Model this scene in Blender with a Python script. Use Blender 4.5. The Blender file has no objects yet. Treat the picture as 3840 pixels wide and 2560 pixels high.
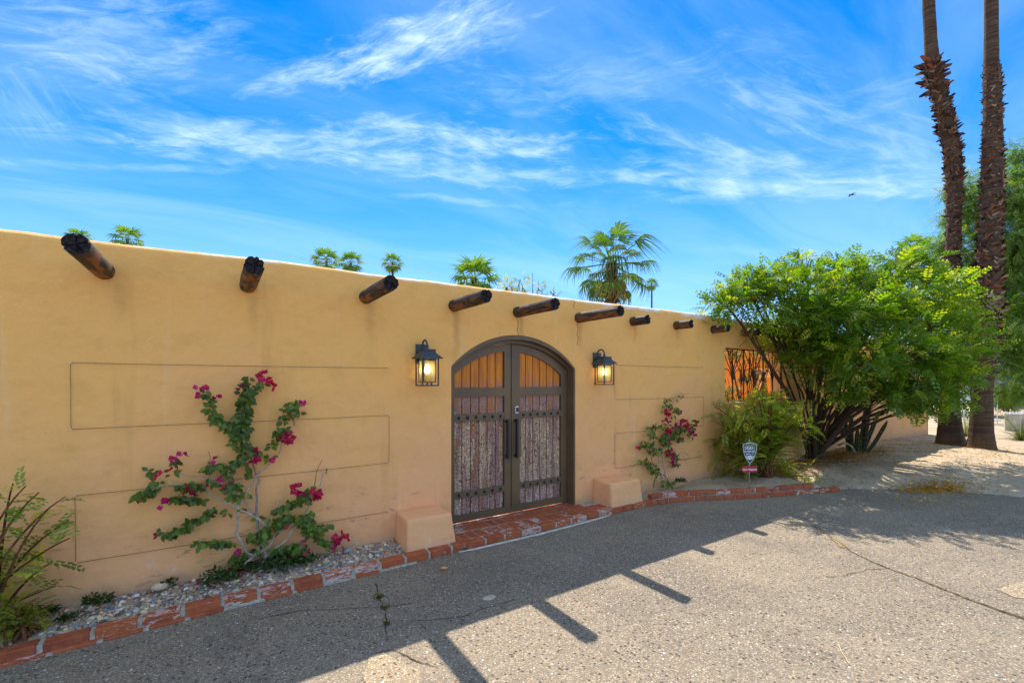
import bpy, bmesh, math, random
import numpy as np
from mathutils import Vector, Matrix, noise as mnoise
random.seed(7); rng = np.random.default_rng(7)
sc = bpy.context.scene
col = sc.collection
R_ = math.radians

# ------------------------------------------------------------------ camera
H, D = 1.65, 4.3
FW = Vector((.5519, .8339, 0)); RT = Vector((.8339, -.5519, 0))
cam = bpy.data.cameras.new('camera'); camo = bpy.data.objects.new('camera', cam); col.objects.link(camo)
camo.location = (0, 0, H); camo.rotation_euler = (R_(90), 0, R_(-33.5))
cam.sensor_width = 36; cam.lens = 1020 / 2352 * 36; cam.shift_y = 90.5 / 2352
cam.clip_start = .05; cam.clip_end = 2000
sc.camera = camo

def ray(u, v):                       # photo position (2352 wide) -> direction from the standpoint
    a = (u - 1176) / 1020; b = (874.5 - v) / 1020
    return Vector((FW.x + a * RT.x, FW.y + a * RT.y, b))
def G(u, v, z=0):
    d = ray(u, v); t = (z - H) / d.z; return Vector((d.x * t, d.y * t, z))
def W(u, v, y=D):
    d = ray(u, v); t = y / d.y; return Vector((d.x * t, y, H + d.z * t))
def T(u, v, t):
    d = ray(u, v); return Vector((d.x * t, d.y * t, H + d.z * t))

# ------------------------------------------------------------------ light
SUN = Vector((.93, 1.51, 2.455)).normalized()
sl = bpy.data.lights.new('sun', 'SUN'); sl.energy = 3.45; sl.angle = R_(.5); sl.color = (1, .90, .75)
so = bpy.data.objects.new('sun', sl); col.objects.link(so); so.location = (8, 12, 20)
so.rotation_euler = SUN.to_track_quat('Z', 'Y').to_euler()

class N:                             # tiny node helper
    def __init__(s, nt): s.nt = nt
    def n(s, typ, **kw):
        x = s.nt.nodes.new(typ)
        for k, v in kw.items():
            if k[0] == 'i' and k[1:].isdigit(): s.set(x.inputs[int(k[1:])], v)
            elif k.startswith('in_'): s.set(x.inputs[k[3:]], v)
            else: setattr(x, k, v)
        return x
    def set(s, sock, v):
        if isinstance(v, bpy.types.NodeSocket): s.nt.links.new(v, sock)
        elif isinstance(v, bpy.types.Node): s.nt.links.new(v.outputs[0], sock)
        else:
            if isinstance(v, (tuple, list)) and sock.type == 'RGBA' and len(v) == 3: v = (*v, 1)
            sock.default_value = v
    def m(s, op, a, b=0., c=None, clamp=False):
        x = s.n('ShaderNodeMath', operation=op, use_clamp=clamp); s.set(x.inputs[0], a); s.set(x.inputs[1], b)
        if c is not None: s.set(x.inputs[2], c)
        return x.outputs[0]
    def vm(s, op, a, b=(0, 0, 0)):
        x = s.n('ShaderNodeVectorMath', operation=op); s.set(x.inputs[0], a); s.set(x.inputs[1], b)
        return x.outputs[0]
    def mix(s, f, a, b, typ='MIX'):
        x = s.n('ShaderNodeMix', data_type='RGBA', blend_type=typ, clamp_factor=True)
        s.set(x.inputs[0], f); s.set(x.inputs[6], a); s.set(x.inputs[7], b); return x.outputs[2]
    def noise(s, vec, scale, detail=4, rough=.55, dist=0., out=0):
        x = s.n('ShaderNodeTexNoise'); s.set(x.inputs['Vector'], vec)
        for k, v in (('Scale', scale), ('Detail', detail), ('Roughness', rough), ('Distortion', dist)): s.set(x.inputs[k], v)
        return x.outputs[out]
    def vor(s, vec, scale, feature='F1', out='Distance', rnd=1.):
        x = s.n('ShaderNodeTexVoronoi', feature=feature); s.set(x.inputs['Vector'], vec)
        s.set(x.inputs['Scale'], scale); s.set(x.inputs['Randomness'], rnd); return x.outputs[out]
    def ss(s, v, a, b, lo=0., hi=1.):
        x = s.n('ShaderNodeMapRange', interpolation_type='SMOOTHSTEP')
        for k, q in enumerate((v, a, b, lo, hi)): s.set(x.inputs[k], q)
        return x.outputs[0]
    def sep(s, v):
        x = s.n('ShaderNodeSeparateXYZ'); s.set(x.inputs[0], v); return x.outputs
    def comb(s, a, b, c):
        x = s.n('ShaderNodeCombineXYZ'); s.set(x.inputs[0], a); s.set(x.inputs[1], b); s.set(x.inputs[2], c); return x.outputs[0]
    def mapping(s, v, scale=(1, 1, 1), loc=(0, 0, 0), rot=(0, 0, 0)):
        x = s.n('ShaderNodeMapping'); s.set(x.inputs[0], v); s.set(x.inputs[1], loc); s.set(x.inputs[2], rot); s.set(x.inputs[3], scale); return x.outputs[0]
    def ramp(s, f, stops, interp='LINEAR'):
        x = s.n('ShaderNodeValToRGB'); s.set(x.inputs[0], f); cr = x.color_ramp; cr.interpolation = interp
        while len(cr.elements) < len(stops): cr.elements.new(.5)
        for e, (p, c) in zip(cr.elements, stops): e.position = p; e.color = (*c, 1)
        return x.outputs[0]

# ------------------------------------------------------------------ sky
world = bpy.data.worlds.new('World'); sc.world = world; world.use_nodes = True
k = N(world.node_tree); bg = world.node_tree.nodes['Background']
sky = k.n('ShaderNodeTexSky', sky_type='NISHITA', sun_disc=False)
sky.sun_elevation = math.asin(SUN.z); sky.sun_rotation = math.atan2(SUN.x, SUN.y)
sky.air_density = 1.0; sky.dust_density = .12; sky.ozone_density = 4.0; sky.altitude = 150
SKY_STRENGTH = .087
tc = k.n('ShaderNodeTexCoord').outputs['Generated']
X, Y, Z = k.sep(tc)[:3]
hs = k.n('ShaderNodeHueSaturation'); k.set(hs.inputs['Hue'], .502); k.set(hs.inputs['Saturation'], 1.46); k.set(hs.inputs['Value'], 1.0); k.set(hs.inputs['Color'], sky.outputs[0])
az = k.m('ARCTAN2', X, Y); el = k.m('ARCSINE', Z)
ae = k.comb(az, el, 0)
warp = k.noise(ae, 3.0, 3, .5, 0, 1)
wv = k.vm('MULTIPLY', k.vm('SUBTRACT', warp, (.5, .5, .5)), (.06, .035, 0))
aw = k.vm('ADD', ae, wv)
def azel(u, v):
    d = ray(u, v); return math.atan2(d.x, d.y), math.atan2(d.z, math.hypot(d.x, d.y))
wisps = [((700, 190), (1150, 20), 42, .95), ((600, 205), (770, 145), 24, .8), ((780, 178), (930, 105), 11, .8), ((840, 110), (1200, 55), 48, .5),
         ((130, 130), (360, 190), 22, .5), ((-40, 60), (560, 90), 95, .5), ((300, 345), (1000, 310), 40, .72), ((880, 305), (1340, 350), 30, .85),
         ((800, 360), (1050, 365), 14, .6), ((680, 380), (1500, 425), 24, .6), ((1380, 420), (2250, 450), 22, .72), ((1340, 270), (1930, 420), 24, .5),
         ((1680, 200), (1950, 300), 60, .42), ((1930, 300), (2260, 390), 55, .38), ((1380, 400), (1920, 412), 42, .4), ((0, 388), (650, 396), 9, .35),
         ((840, 450), (1260, 478), 8, .35), ((1500, 462), (1720, 452), 14, .35), ((260, 270), (560, 345), 65, .38), ((1000, 225), (1660, 180), 50, .26),
         ((1660, 100), (1850, 120), 30, .2), ((1950, 250), (2100, 210), 40, .25), ((0, 170), (120, 330), 90, .25), ((1650, 575), (2000, 590), 14, .2)]
tot = 0.
for (p0, p1, hw, st) in wisps:
    a0, e0 = azel(*p0); a1, e1 = azel(*p1); cx_, cy_ = (p0[0] + p1[0]) / 2, (p0[1] + p1[1]) / 2
    ac, ec = azel(cx_, cy_); L = math.hypot(a1 - a0, e1 - e0) / 2 * 1.12
    th = math.atan2(e1 - e0, a1 - a0)
    d_ = ray(cx_, cy_); wd = hw / 1020 / d_.length * 1.15
    q = k.n('ShaderNodeMapping', vector_type='TEXTURE'); k.set(q.inputs[0], aw); k.set(q.inputs[1], (ac, ec, 0)); k.set(q.inputs[2], (0, 0, th)); k.set(q.inputs[3], (L, wd, 1))
    ln = k.n('ShaderNodeVectorMath', operation='LENGTH'); k.set(ln.inputs[0], q)
    fib = k.noise(k.mapping(q.outputs[0], (L * 7, wd * 32, 1), (ac * 7, ec * 9, 0)), 1.6, 7, .66, .5)
    msk = k.ss(k.m('ADD', ln.outputs['Value'], k.m('MULTIPLY', k.m('SUBTRACT', .5, fib), 2.4)), 1.25, .0)
    fib = k.m('ADD', k.m('MULTIPLY', k.ss(fib, .27, .76), .75), .25)
    tot = k.m('ADD', tot, k.m('MULTIPLY', k.m('MULTIPLY', msk, fib), st * .58))
# cirrus veil over the dome, thickened out of view as added fill
pz = k.m('MAXIMUM', Z, .02)
pl = k.comb(k.m('DIVIDE', X, k.m('ADD', pz, .12)), k.m('DIVIDE', Y, k.m('ADD', pz, .12)), 0)
veil = k.noise(k.mapping(pl, (.5, 1.6, 1), (3, 1, 0), (0, 0, R_(-25))), 1.5, 7, .6, 1.0)
dv = k.n('ShaderNodeVectorMath', operation='DOT_PRODUCT'); k.set(dv.inputs[0], tc); k.set(dv.inputs[1], tuple(ray(1176, 500).normalized()))
veil = k.m('MULTIPLY', k.ss(veil, .28, .72), k.ss(dv.outputs['Value'], .70, .45, .14, .95))   # kept faint in view, thick beyond it: unseen cloud added to brighten shade
tot = k.m('ADD', tot, k.m('MULTIPLY', veil, k.ss(Z, 0., .2)))
tot = k.m('MINIMUM', tot, .92)
hz = k.ss(Z, .48, .0, 0., .72)
cl0 = k.mix(hz, hs.outputs[0], (2.1, 4.1, 7.3))
cl = k.mix(tot, cl0, (5.3, 6.6, 7.8))
k.set(bg.inputs[0], cl); bg.inputs[1].default_value = SKY_STRENGTH

sc.view_settings.view_transform = 'Standard'; sc.view_settings.look = 'None'; sc.view_settings.gamma = 1
sc.view_settings.use_curve_mapping = False; sc.view_settings.exposure = 1.2
sc.cycles.max_bounces = 7; sc.cycles.diffuse_bounces = 3; sc.cycles.glossy_bounces = 2; sc.cycles.transmission_bounces = 4; sc.cycles.transparent_max_bounces = 8

# ------------------------------------------------------------------ builders
class MB:
    def __init__(s): s.v = []; s.f = []; s.c = []
    def add(s, V, F, c=None):
        b = len(s.v); s.v += [tuple(p) for p in V]; s.f += [tuple(b + i for i in q) for q in F]
        if c is not None: s.c += [c] * len(V)
    def box(s, lo, hi, c=None):
        x0, y0, z0 = lo; x1, y1, z1 = hi
        s.add([(x0, y0, z0), (x1, y0, z0), (x1, y1, z0), (x0, y1, z0), (x0, y0, z1), (x1, y0, z1), (x1, y1, z1), (x0, y1, z1)],
              [(0, 3, 2, 1), (4, 5, 6, 7), (0, 1, 5, 4), (1, 2, 6, 5), (2, 3, 7, 6), (3, 0, 4, 7)], c)
    def bar(s, a, b, w, h=None, up=(0, 0, 1), c=None):
        a = Vector(a); b = Vector(b); h = h or w; d = (b - a).normalized(); upv = Vector(up)
        if abs(d.dot(upv)) > .98: upv = Vector((1, 0, 0))
        sx = d.cross(upv).normalized() * w / 2; sy = sx.normalized().cross(d) * h / 2
        s.add([a - sx - sy, a + sx - sy, a + sx + sy, a - sx + sy, b - sx - sy, b + sx - sy, b + sx + sy, b - sx + sy],
              [(0, 3, 2, 1), (4, 5, 6, 7), (0, 1, 5, 4), (1, 2, 6, 5), (2, 3, 7, 6), (3, 0, 4, 7)], c)
    def tube(s, pts, r, n=6, c=None, caps=True, wob=0):
        pts = [Vector(p) for p in pts]; m = len(pts)
        rs = r if isinstance(r, (list, tuple)) else [r] * m
        V = []; prev = None
        for i, p in enumerate(pts):
            d = (pts[min(i + 1, m - 1)] - pts[max(i - 1, 0)])
            d = d.normalized() if d.length > 1e-9 else Vector((0, 0, 1))
            if prev is None:
                u = d.orthogonal().normalized()
            else:
                u = (prev - d * prev.dot(d)); u = u.normalized() if u.length > 1e-6 else d.orthogonal().normalized()
            prev = u; w = d.cross(u)
            for j in range(n):
                a = 2 * math.pi * j / n; q = rs[i] * (1 + (random.uniform(-wob, wob) if wob else 0))
                V.append(p + (u * math.cos(a) + w * math.sin(a)) * q)
        F = [(i * n + j, i * n + (j + 1) % n, (i + 1) * n + (j + 1) % n, (i + 1) * n + j) for i in range(m - 1) for j in range(n)]
        if caps: F += [tuple(range(n - 1, -1, -1)), tuple((m - 1) * n + j for j in range(n))]
        s.add(V, F, c)
    def build(s, name, mat, parent=None, smooth=False):
        me = bpy.data.meshes.new(name); me.from_pydata(s.v, [], s.f)
        if s.c:
            at = me.attributes.new('Col', 'FLOAT_COLOR', 'POINT')
            at.data.foreach_set('color', np.array([(*c, 1) for c in s.c], dtype=np.float32).ravel())
        if mat: me.materials.append(mat)
        if smooth: me.polygons.foreach_set('use_smooth', [True] * len(me.polygons))
        me.update(); return link(name, me, parent)
def link(name, me, parent=None):
    o = bpy.data.objects.new(name, me); col.objects.link(o)
    if parent: o.parent = parent
    return o
def tag(o, label=None, cat=None, group=None, kind=None):
    if label: o['label'] = label
    if cat: o['category'] = cat
    if group: o['group'] = group
    if kind: o['kind'] = kind
    return o
def thing(name, label, cat, loc=(0, 0, 0), group=None):
    o = bpy.data.objects.new(name, None); col.objects.link(o); o.location = loc; o.empty_display_size = .1
    return tag(o, label, cat, group)
def np_mesh(name, V, F, mat, C=None, parent=None, smooth=False):     # V (n,3), F (m,k)
    me = bpy.data.meshes.new(name); V = np.asarray(V, np.float32); F = np.asarray(F, np.int32)
    n, (m, kk) = len(V), F.shape
    me.vertices.add(n); me.vertices.foreach_set('co', V.ravel())
    me.loops.add(m * kk); me.loops.foreach_set('vertex_index', F.ravel())
    me.polygons.add(m); me.polygons.foreach_set('loop_start', np.arange(m, dtype=np.int32) * kk)
    if smooth: me.polygons.foreach_set('use_smooth', np.ones(m, bool))
    if C is not None:
        at = me.attributes.new('Col', 'FLOAT_COLOR', 'POINT')
        at.data.foreach_set('color', np.hstack([C, np.ones((n, 1))]).astype(np.float32).ravel())
    me.materials.append(mat); me.update(calc_edges=True)
    return link(name, me, parent)
def unit(a): return a / np.maximum(np.linalg.norm(a, axis=-1, keepdims=True), 1e-9)
def scatter(tv, tf, pos, ax, nr, scl, cols, tcol=None):
    tv = np.asarray(tv, float); tf = np.asarray(tf); pos = np.asarray(pos, float); ax = unit(np.asarray(ax, float))
    nr = np.asarray(nr, float); nr = unit(nr - (nr * ax).sum(-1, keepdims=True) * ax); sd = np.cross(nr, ax)
    scl = np.asarray(scl, float).reshape(-1, 1, 1)
    V = pos[:, None] + scl * (tv[None, :, 0:1] * ax[:, None] + tv[None, :, 1:2] * sd[:, None] + tv[None, :, 2:3] * nr[:, None])
    n, m = len(pos), len(tv)
    F = (np.arange(n) * m)[:, None, None] + tf[None]
    C = np.repeat(np.asarray(cols, float)[:, None], m, 1)
    if tcol is not None: C = C * np.asarray(tcol)[None]
    return V.reshape(-1, 3), F.reshape(-1, tf.shape[1]), np.clip(C.reshape(-1, 3), 0, 1)
def cat_parts(parts):
    Vs, Fs, Cs, b = [], [], [], 0
    for V, F, C in parts: Vs.append(V); Fs.append(F + b); Cs.append(C); b += len(V)
    return np.vstack(Vs), np.vstack(Fs), np.vstack(Cs)

# ------------------------------------------------------------------ materials
def mat(name):
    m = bpy.data.materials.new(name); m.use_nodes = True; nt = m.node_tree
    b = nt.nodes['Principled BSDF']; return m, N(nt), b, nt.nodes['Material Output']
def bump(k, b, h, strength=.3, dist=.01):
    x = k.n('ShaderNodeBump'); k.set(x.inputs['Height'], h); x.inputs['Strength'].default_value = strength; x.inputs['Distance'].default_value = dist
    k.set(b.inputs['Normal'], x)
def simple(name, c, rough=.6, metal=0., var=.12, scale=12, bmp=.15, spec=.5):
    m, k, b, o = mat(name); P = k.n('ShaderNodeTexCoord').outputs['Object']
    n1 = k.noise(P, scale, 5); f = k.ss(n1, .3, .7, 1 - var, 1 + var)
    cc = k.vm('MULTIPLY', k.n('ShaderNodeRGB').outputs[0], (1, 1, 1)); k.nt.nodes['RGB'].outputs[0].default_value = (*c, 1)
    x = k.n('ShaderNodeVectorMath', operation='SCALE'); k.set(x.inputs[0], cc); k.set(x.inputs['Scale'], f)
    k.set(b.inputs['Base Color'], x.outputs[0]); b.inputs['Roughness'].default_value = rough; b.inputs['Metallic'].default_value = metal
    b.inputs['Specular IOR Level'].default_value = spec
    if bmp: bump(k, b, n1, bmp, .004)
    return m
def geo(k): return k.n('ShaderNodeNewGeometry').outputs['Position']

def mat_stucco(name, main=True):
    m, k, b, o = mat(name); P = geo(k); x, y, z = k.sep(P)[:3]
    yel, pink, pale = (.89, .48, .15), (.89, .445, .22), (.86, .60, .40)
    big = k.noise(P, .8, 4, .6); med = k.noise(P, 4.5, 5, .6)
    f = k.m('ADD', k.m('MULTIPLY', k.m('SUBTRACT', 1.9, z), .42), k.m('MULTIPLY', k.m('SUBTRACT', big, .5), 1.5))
    c = k.mix(k.ss(f, -.1, .9), yel, pink)  # pinker towards the foot: bounce from sunlit ground painted into the colour
    c = k.mix(k.ss(med, .5, .8, 0, .22), c, (.52, .27, .09))
    st = k.noise(k.mapping(P, (7, 7, .45)), 1.0, 5, .6)                  # run-off streaks down the render coat
    c = k.mix(k.ss(st, .56, .78, 0, .33), c, pale)
    c = k.mix(k.ss(k.noise(k.mapping(P, (5, 5, .6), (3, 0, 5)), 1.0, 4), .58, .8, 0, .35), c, (.50, .26, .09))
    sp = k.vor(P, 55, rnd=1); spn = k.noise(P, 9, 3)
    c = k.mix(k.m('MULTIPLY', k.ss(sp, .16, .08), k.ss(spn, .6, .75, 0, .5)), c, (.28, .13, .06))
    if not main:
        ch = k.noise(k.vm('ADD', P, (4, 1, 0)), 8, 5, .6)
        c = k.mix(k.ss(ch, .665, .69, 0, .7), c, (.78, .72, .68)); c = k.mix(k.ss(k.noise(P, 13, 5, .7), .62, .72, 0, .5), c, (.42, .22, .13))
        c = k.mix(k.ss(z, .16, .05, 0, .4), c, (.5, .36, .27))
    if main:
        w1 = k.noise(P, 5, 5, .6)
        # splash marks and scuffs near the foot
        sm = k.noise(k.mapping(P, (1.6, 1.6, 5), (9, 2, 0)), 3.2, 7, .7)
        c = k.mix(k.m('MULTIPLY', k.ss(sm, .60, .66), k.ss(z, .85, .2, 0, .75)), c, (.36, .2, .13))
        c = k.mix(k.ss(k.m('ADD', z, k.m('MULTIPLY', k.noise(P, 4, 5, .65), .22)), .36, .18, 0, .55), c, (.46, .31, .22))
        c = k.mix(k.m('MULTIPLY', k.ss(k.noise(P, 6, 6, .7), .60, .7), k.ss(z, .5, .15, 0, .6)), c, (.74, .58, .45))
        # bare pale parapet edge where the paint has gone
        e = k.m('ADD', z, k.m('MULTIPLY', w1, .10)); e2 = k.noise(k.mapping(P, (1.3, 1, 3)), 2, 6, .65)
        c = k.mix(k.m('MULTIPLY', k.ss(e, 2.700, 2.735), k.ss(e2, .40, .5)), c, (.78, .72, .66))
        # stains below the beams and settlement cracks
        wob = k.m('MULTIPLY', k.m('SUBTRACT', k.noise(k.comb(0, 0, z), 7, 5, .65), .5), .16)
        for bx, z0, z1, wd, st_ in ((2.13, 1.5, 2.37, .07, .65), (2.98, 2.0, 2.36, .05, .6), (3.9, 1.9, 2.37, .06, .55), (1.22, 1.8, 2.35, .08, .45), (4.95, 2.1, 2.4, .05, .45), (.25, 1.9, 2.34, .07, .4), (-.6, 2.0, 2.34, .08, .35), (5.9, 2.1, 2.42, .05, .35)):
            g_ = k.ss(k.m('ABSOLUTE', k.m('SUBTRACT', k.m('ADD', x, wob), bx)), wd, 0.)
            g_ = k.m('MULTIPLY', g_, k.m('MULTIPLY', k.ss(z, z0, z1 - .05), k.ss(z, z1 + .05, z1)))
            c = k.mix(k.m('MULTIPLY', g_, st_ * .7), c, (.40, .21, .08))
        for bx, z0, z1 in ((2.21, 1.55, 2.3), (3.80, 1.95, 2.28)):
            g_ = k.ss(k.m('ABSOLUTE', k.m('SUBTRACT', k.m('ADD', x, wob), bx)), .035, 0.)
            g_ = k.m('MULTIPLY', g_, k.m('MULTIPLY', k.ss(z, z0, z0 + .3), k.ss(z, z1 + .05, z1 - .1)))
            c = k.mix(k.m('MULTIPLY', g_, .5), c, (.74, .5, .3))
        for bx, z0, z1 in ((2.93, 2.17, 2.38), (3.80, 2.58, 2.72), (3.86, 2.12, 2.40)):
            g_ = k.ss(k.m('ABSOLUTE', k.m('SUBTRACT', k.m('ADD', x, wob), bx)), .007, .003)
            g_ = k.m('MULTIPLY', g_, k.m('MULTIPLY', k.ss(z, z0 - .02, z0), k.ss(z, z1, z1 - .02)))
            c = k.mix(k.m('MULTIPLY', g_, .8), c, (.15, .07, .03))
    k.set(b.inputs['Base Color'], c); b.inputs['Roughness'].default_value = .92; b.inputs['Specular IOR Level'].default_value = .15
    h = k.m('ADD', k.m('MULTIPLY', k.noise(P, 2.2, 3), 2.2), k.m('ADD', k.m('MULTIPLY', k.noise(P, 14, 4), .5), k.m('MULTIPLY', k.noise(P, 90, 3), .12)))
    bump(k, b, h, .85, .022); return m
M = {}
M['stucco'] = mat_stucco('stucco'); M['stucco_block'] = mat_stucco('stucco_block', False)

def mat_asphalt(name='asphalt', gain=1.):
    m, k, b, o = mat(name); P = geo(k)
    big = k.noise(P, .7, 4, .6); med = k.noise(P, 3.5, 4, .6)
    base = k.mix(k.ss(big, .38, .62), (.335, .272, .195), (.235, .195, .148))
    base = k.mix(k.ss(med, .5, .8, 0, .5), base, (.375, .31, .225))
    v = k.n('ShaderNodeTexVoronoi'); k.set(v.inputs['Vector'], P); v.inputs['Scale'].default_value = 88
    s1 = k.sep(v.outputs['Color'])[0]; s2 = k.sep(v.outputs['Color'])[1]
    stone = k.ramp(s1, [(0, (.06, .055, .05)), (.15, (.15, .125, .10)), (.35, (.30, .255, .20)), (.62, (.42, .345, .25)), (.8, (.36, .235, .14)), (.9, (.50, .43, .34)), (1, (.62, .58, .50))], 'CONSTANT')
    edge = k.ss(v.outputs['Distance'], .15, .62)
    c = k.mix(k.m('MULTIPLY', k.m('SUBTRACT', 1, edge), .95), base, stone)
    c = k.mix(k.ss(edge, .7, 1., 0, .5), c, (.09, .08, .075))
    v2 = k.n('ShaderNodeTexVoronoi'); k.set(v2.inputs['Vector'], k.mapping(P, loc=(5, 3, 1))); v2.inputs['Scale'].default_value = 31
    pit = k.m('MULTIPLY', k.ss(v2.outputs['Distance'], .30, .2), k.ss(k.sep(v2.outputs['Color'])[0], .35, .45))
    c = k.mix(k.m('MULTIPLY', pit, .85), c, (.055, .048, .042))
    wp = k.m('MULTIPLY', k.ss(v2.outputs['Distance'], .24, .18), k.ss(k.sep(v2.outputs['Color'])[1], .86, .9))
    c = k.mix(wp, c, (.6, .57, .52))
    stain = k.m('MULTIPLY', k.ss(k.noise(k.mapping(P, (1, .55, 1), (4, 8, 0), (0, 0, .25)), 1.1, 6, .7, .6), .56, .70), .42)
    c = k.mix(stain, c, (.12, .105, .09))
    dust = k.m('MULTIPLY', k.ss(k.noise(P, 1.3, 5, .65), .55, .75), .35)
    c = k.mix(dust, c, (.40, .32, .225))
    if gain != 1: c = k.mix(.5, c, k.vm('MULTIPLY', c, (gain, gain * .93, gain * .8)))
    k.set(b.inputs['Base Color'], c); b.inputs['Roughness'].default_value = .9; b.inputs['Specular IOR Level'].default_value = .25
    h = k.m('SUBTRACT', k.m('MULTIPLY', k.m('SUBTRACT', 1, v.outputs['Distance']), .6), k.m('MULTIPLY', pit, 1.))
    h = k.m('ADD', h, k.m('MULTIPLY', k.noise(P, 5, 3), 2.0))
    bump(k, b, h, .7, .006); return m
M['asphalt'] = mat_asphalt(); M['patchmat'] = mat_asphalt('broken_asphalt', 1.75)
def mat_sand():
    m, k, b, o = mat('sand'); P = geo(k); n1 = k.noise(P, 1.6, 6, .65); n2 = k.noise(P, 22, 5, .7)
    c = k.mix(k.ss(n1, .35, .7), (.50, .40, .29), (.36, .28, .20))
    c = k.mix(k.ss(n2, .5, .75, 0, .55), c, (.20, .14, .09))
    v = k.n('ShaderNodeTexVoronoi'); k.set(v.inputs['Vector'], P); v.inputs['Scale'].default_value = 34
    c = k.mix(k.m('MULTIPLY', k.ss(v.outputs['Distance'], .3, .2), k.ss(k.sep(v.outputs['Color'])[0], .6, .62)), c, k.mix(k.sep(v.outputs['Color'])[1], (.2, .16, .13), (.52, .45, .38)))
    k.set(b.inputs['Base Color'], c); b.inputs['Roughness'].default_value = .95; b.inputs['Specular IOR Level'].default_value = .1
    bump(k, b, k.m('ADD', k.noise(P, 6, 5, .65), k.m('MULTIPLY', k.noise(P, 45, 3), .25)), .7, .03); return m
M['sand'] = mat_sand()
def mat_brick(name='brick'):
    m, k, b, o = mat(name); oi = k.n('ShaderNodeObjectInfo'); P0 = k.n('ShaderNodeTexCoord').outputs['Object']
    rnd = oi.outputs['Random']; P = k.vm('ADD', P0, k.comb(k.m('MULTIPLY', rnd, 37), k.m('MULTIPLY', rnd, 91), k.m('MULTIPLY', rnd, 17)))
    n1 = k.noise(P, 14, 5, .65)
    base = k.mix(rnd, (.40, .095, .035), (.28, .06, .032)); base = k.mix(k.ss(n1, .35, .7, 0, .8), base, (.46, .14, .055))
    n2 = k.noise(k.mapping(P, (1, 1.6, 2.2), rot=(0, 0, .5)), 11, 6, .7, 1.2)
    r2 = k.n('ShaderNodeTexWhiteNoise', noise_dimensions='1D'); k.set(r2.inputs['W'], k.m('MULTIPLY', rnd, 313)); th = k.m('SUBTRACT', .77, k.m('MULTIPLY', k.m('POWER', r2.outputs[0], 1.5), .31))
    wm = k.ss(n2, th, k.m('ADD', th, .05))
    c = k.mix(k.m('MULTIPLY', wm, .85), base, (.58, .47, .44))
    c = k.mix(k.ss(k.noise(P, 60, 3), .6, .75, 0, .5), c, (.16, .05, .03))
    k.set(b.inputs['Base Color'], c); b.inputs['Roughness'].default_value = .8; b.inputs['Specular IOR Level'].default_value = .3
    bump(k, b, k.m('ADD', k.noise(P, 40, 5, .7), k.m('MULTIPLY', wm, .4)), .5, .004); return m
M['brick'] = mat_brick()
M['mortar'] = simple('mortar', (.44, .40, .34), .95, var=.3, scale=30, bmp=.4, spec=.1)
M['cement'] = simple('cement', (.52, .50, .46), .9, var=.15, scale=20, bmp=.3, spec=.1)
M['patch'] = simple('patch', (.36, .30, .215), .95, var=.35, scale=40, bmp=.5, spec=.1)
M['crack'] = simple('crack_dirt', (.10, .075, .045), 1, var=.5, scale=25, bmp=0, spec=0)
M['crack_tan'] = simple('crack_silt', (.26, .19, .10), 1, var=.5, scale=25, bmp=0, spec=0)

def mat_wood_beam():
    m, k, b, o = mat('beam_wood'); oi = k.n('ShaderNodeObjectInfo'); P0 = k.n('ShaderNodeTexCoord').outputs['Object']
    P = k.vm('ADD', P0, k.comb(k.m('MULTIPLY', oi.outputs['Random'], 40), 0, 0)); x, y, z = k.sep(P0)[:3]
    g = k.noise(k.mapping(P, (30, 4, 30)), 1, 6, .7, .6); g2 = k.noise(k.mapping(P, (14, 3.2, 14), (4, 4, 4)), 1, 4, .6, .8)
    c = k.mix(k.ss(g, .35, .6), (.018, .014, .016), (.075, .042, .026))
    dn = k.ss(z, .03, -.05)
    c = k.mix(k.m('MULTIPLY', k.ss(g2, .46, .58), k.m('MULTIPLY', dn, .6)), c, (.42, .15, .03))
    c = k.mix(k.m('MULTIPLY', k.ss(g, .52, .7), k.ss(z, .0, .05, 0., .6)), c, (.34, .28, .22))   # sunlit strip along the upper side painted paler
    k.set(b.inputs['Base Color'], c); b.inputs['Roughness'].default_value = .72; b.inputs['Specular IOR Level'].default_value = .35
    bump(k, b, g, .8, .008); return m
M['beam'] = mat_wood_beam()
M['beam_end'] = simple('beam_end_grain', (.022, .020, .024), .9, var=.6, scale=60, bmp=.6, spec=.15)

def mat_paint():
    m, k, b, o = mat('door_paint'); P = geo(k); n1 = k.noise(P, 3, 4); z = k.sep(P)[2]
    c = k.mix(k.ss(n1, .3, .7), (.165, .10, .048), (.11, .07, .04))
    k.set(b.inputs['Base Color'], c); b.inputs['Roughness'].default_value = .42
    bump(k, b, k.noise(P, 120, 3), .06, .002); return m
M['paint'] = mat_paint()
M['strap'] = simple('strap_paint', (.13, .085, .048), .45, var=.15, bmp=.1)
M['iron'] = simple('black_iron', (.018, .02, .026), .38, metal=.3, var=.2, bmp=.05)
M['rust'] = simple('rusty_iron', (.055, .026, .014), .7, metal=.2, var=.4, bmp=.2)
M['lamp'] = simple('lantern_metal', (.045, .06, .075), .42, metal=.25, var=.15, bmp=.05)
M['silver'] = simple('keypad_silver', (.6, .6, .6), .3, metal=.7, var=.05, bmp=0)
M['wire'] = simple('trellis_wire', (.22, .125, .05), .7, var=.3, bmp=0)
M['nail'] = simple('white_anchor', (.75, .70, .62), .6, var=.1, bmp=0)

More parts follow.
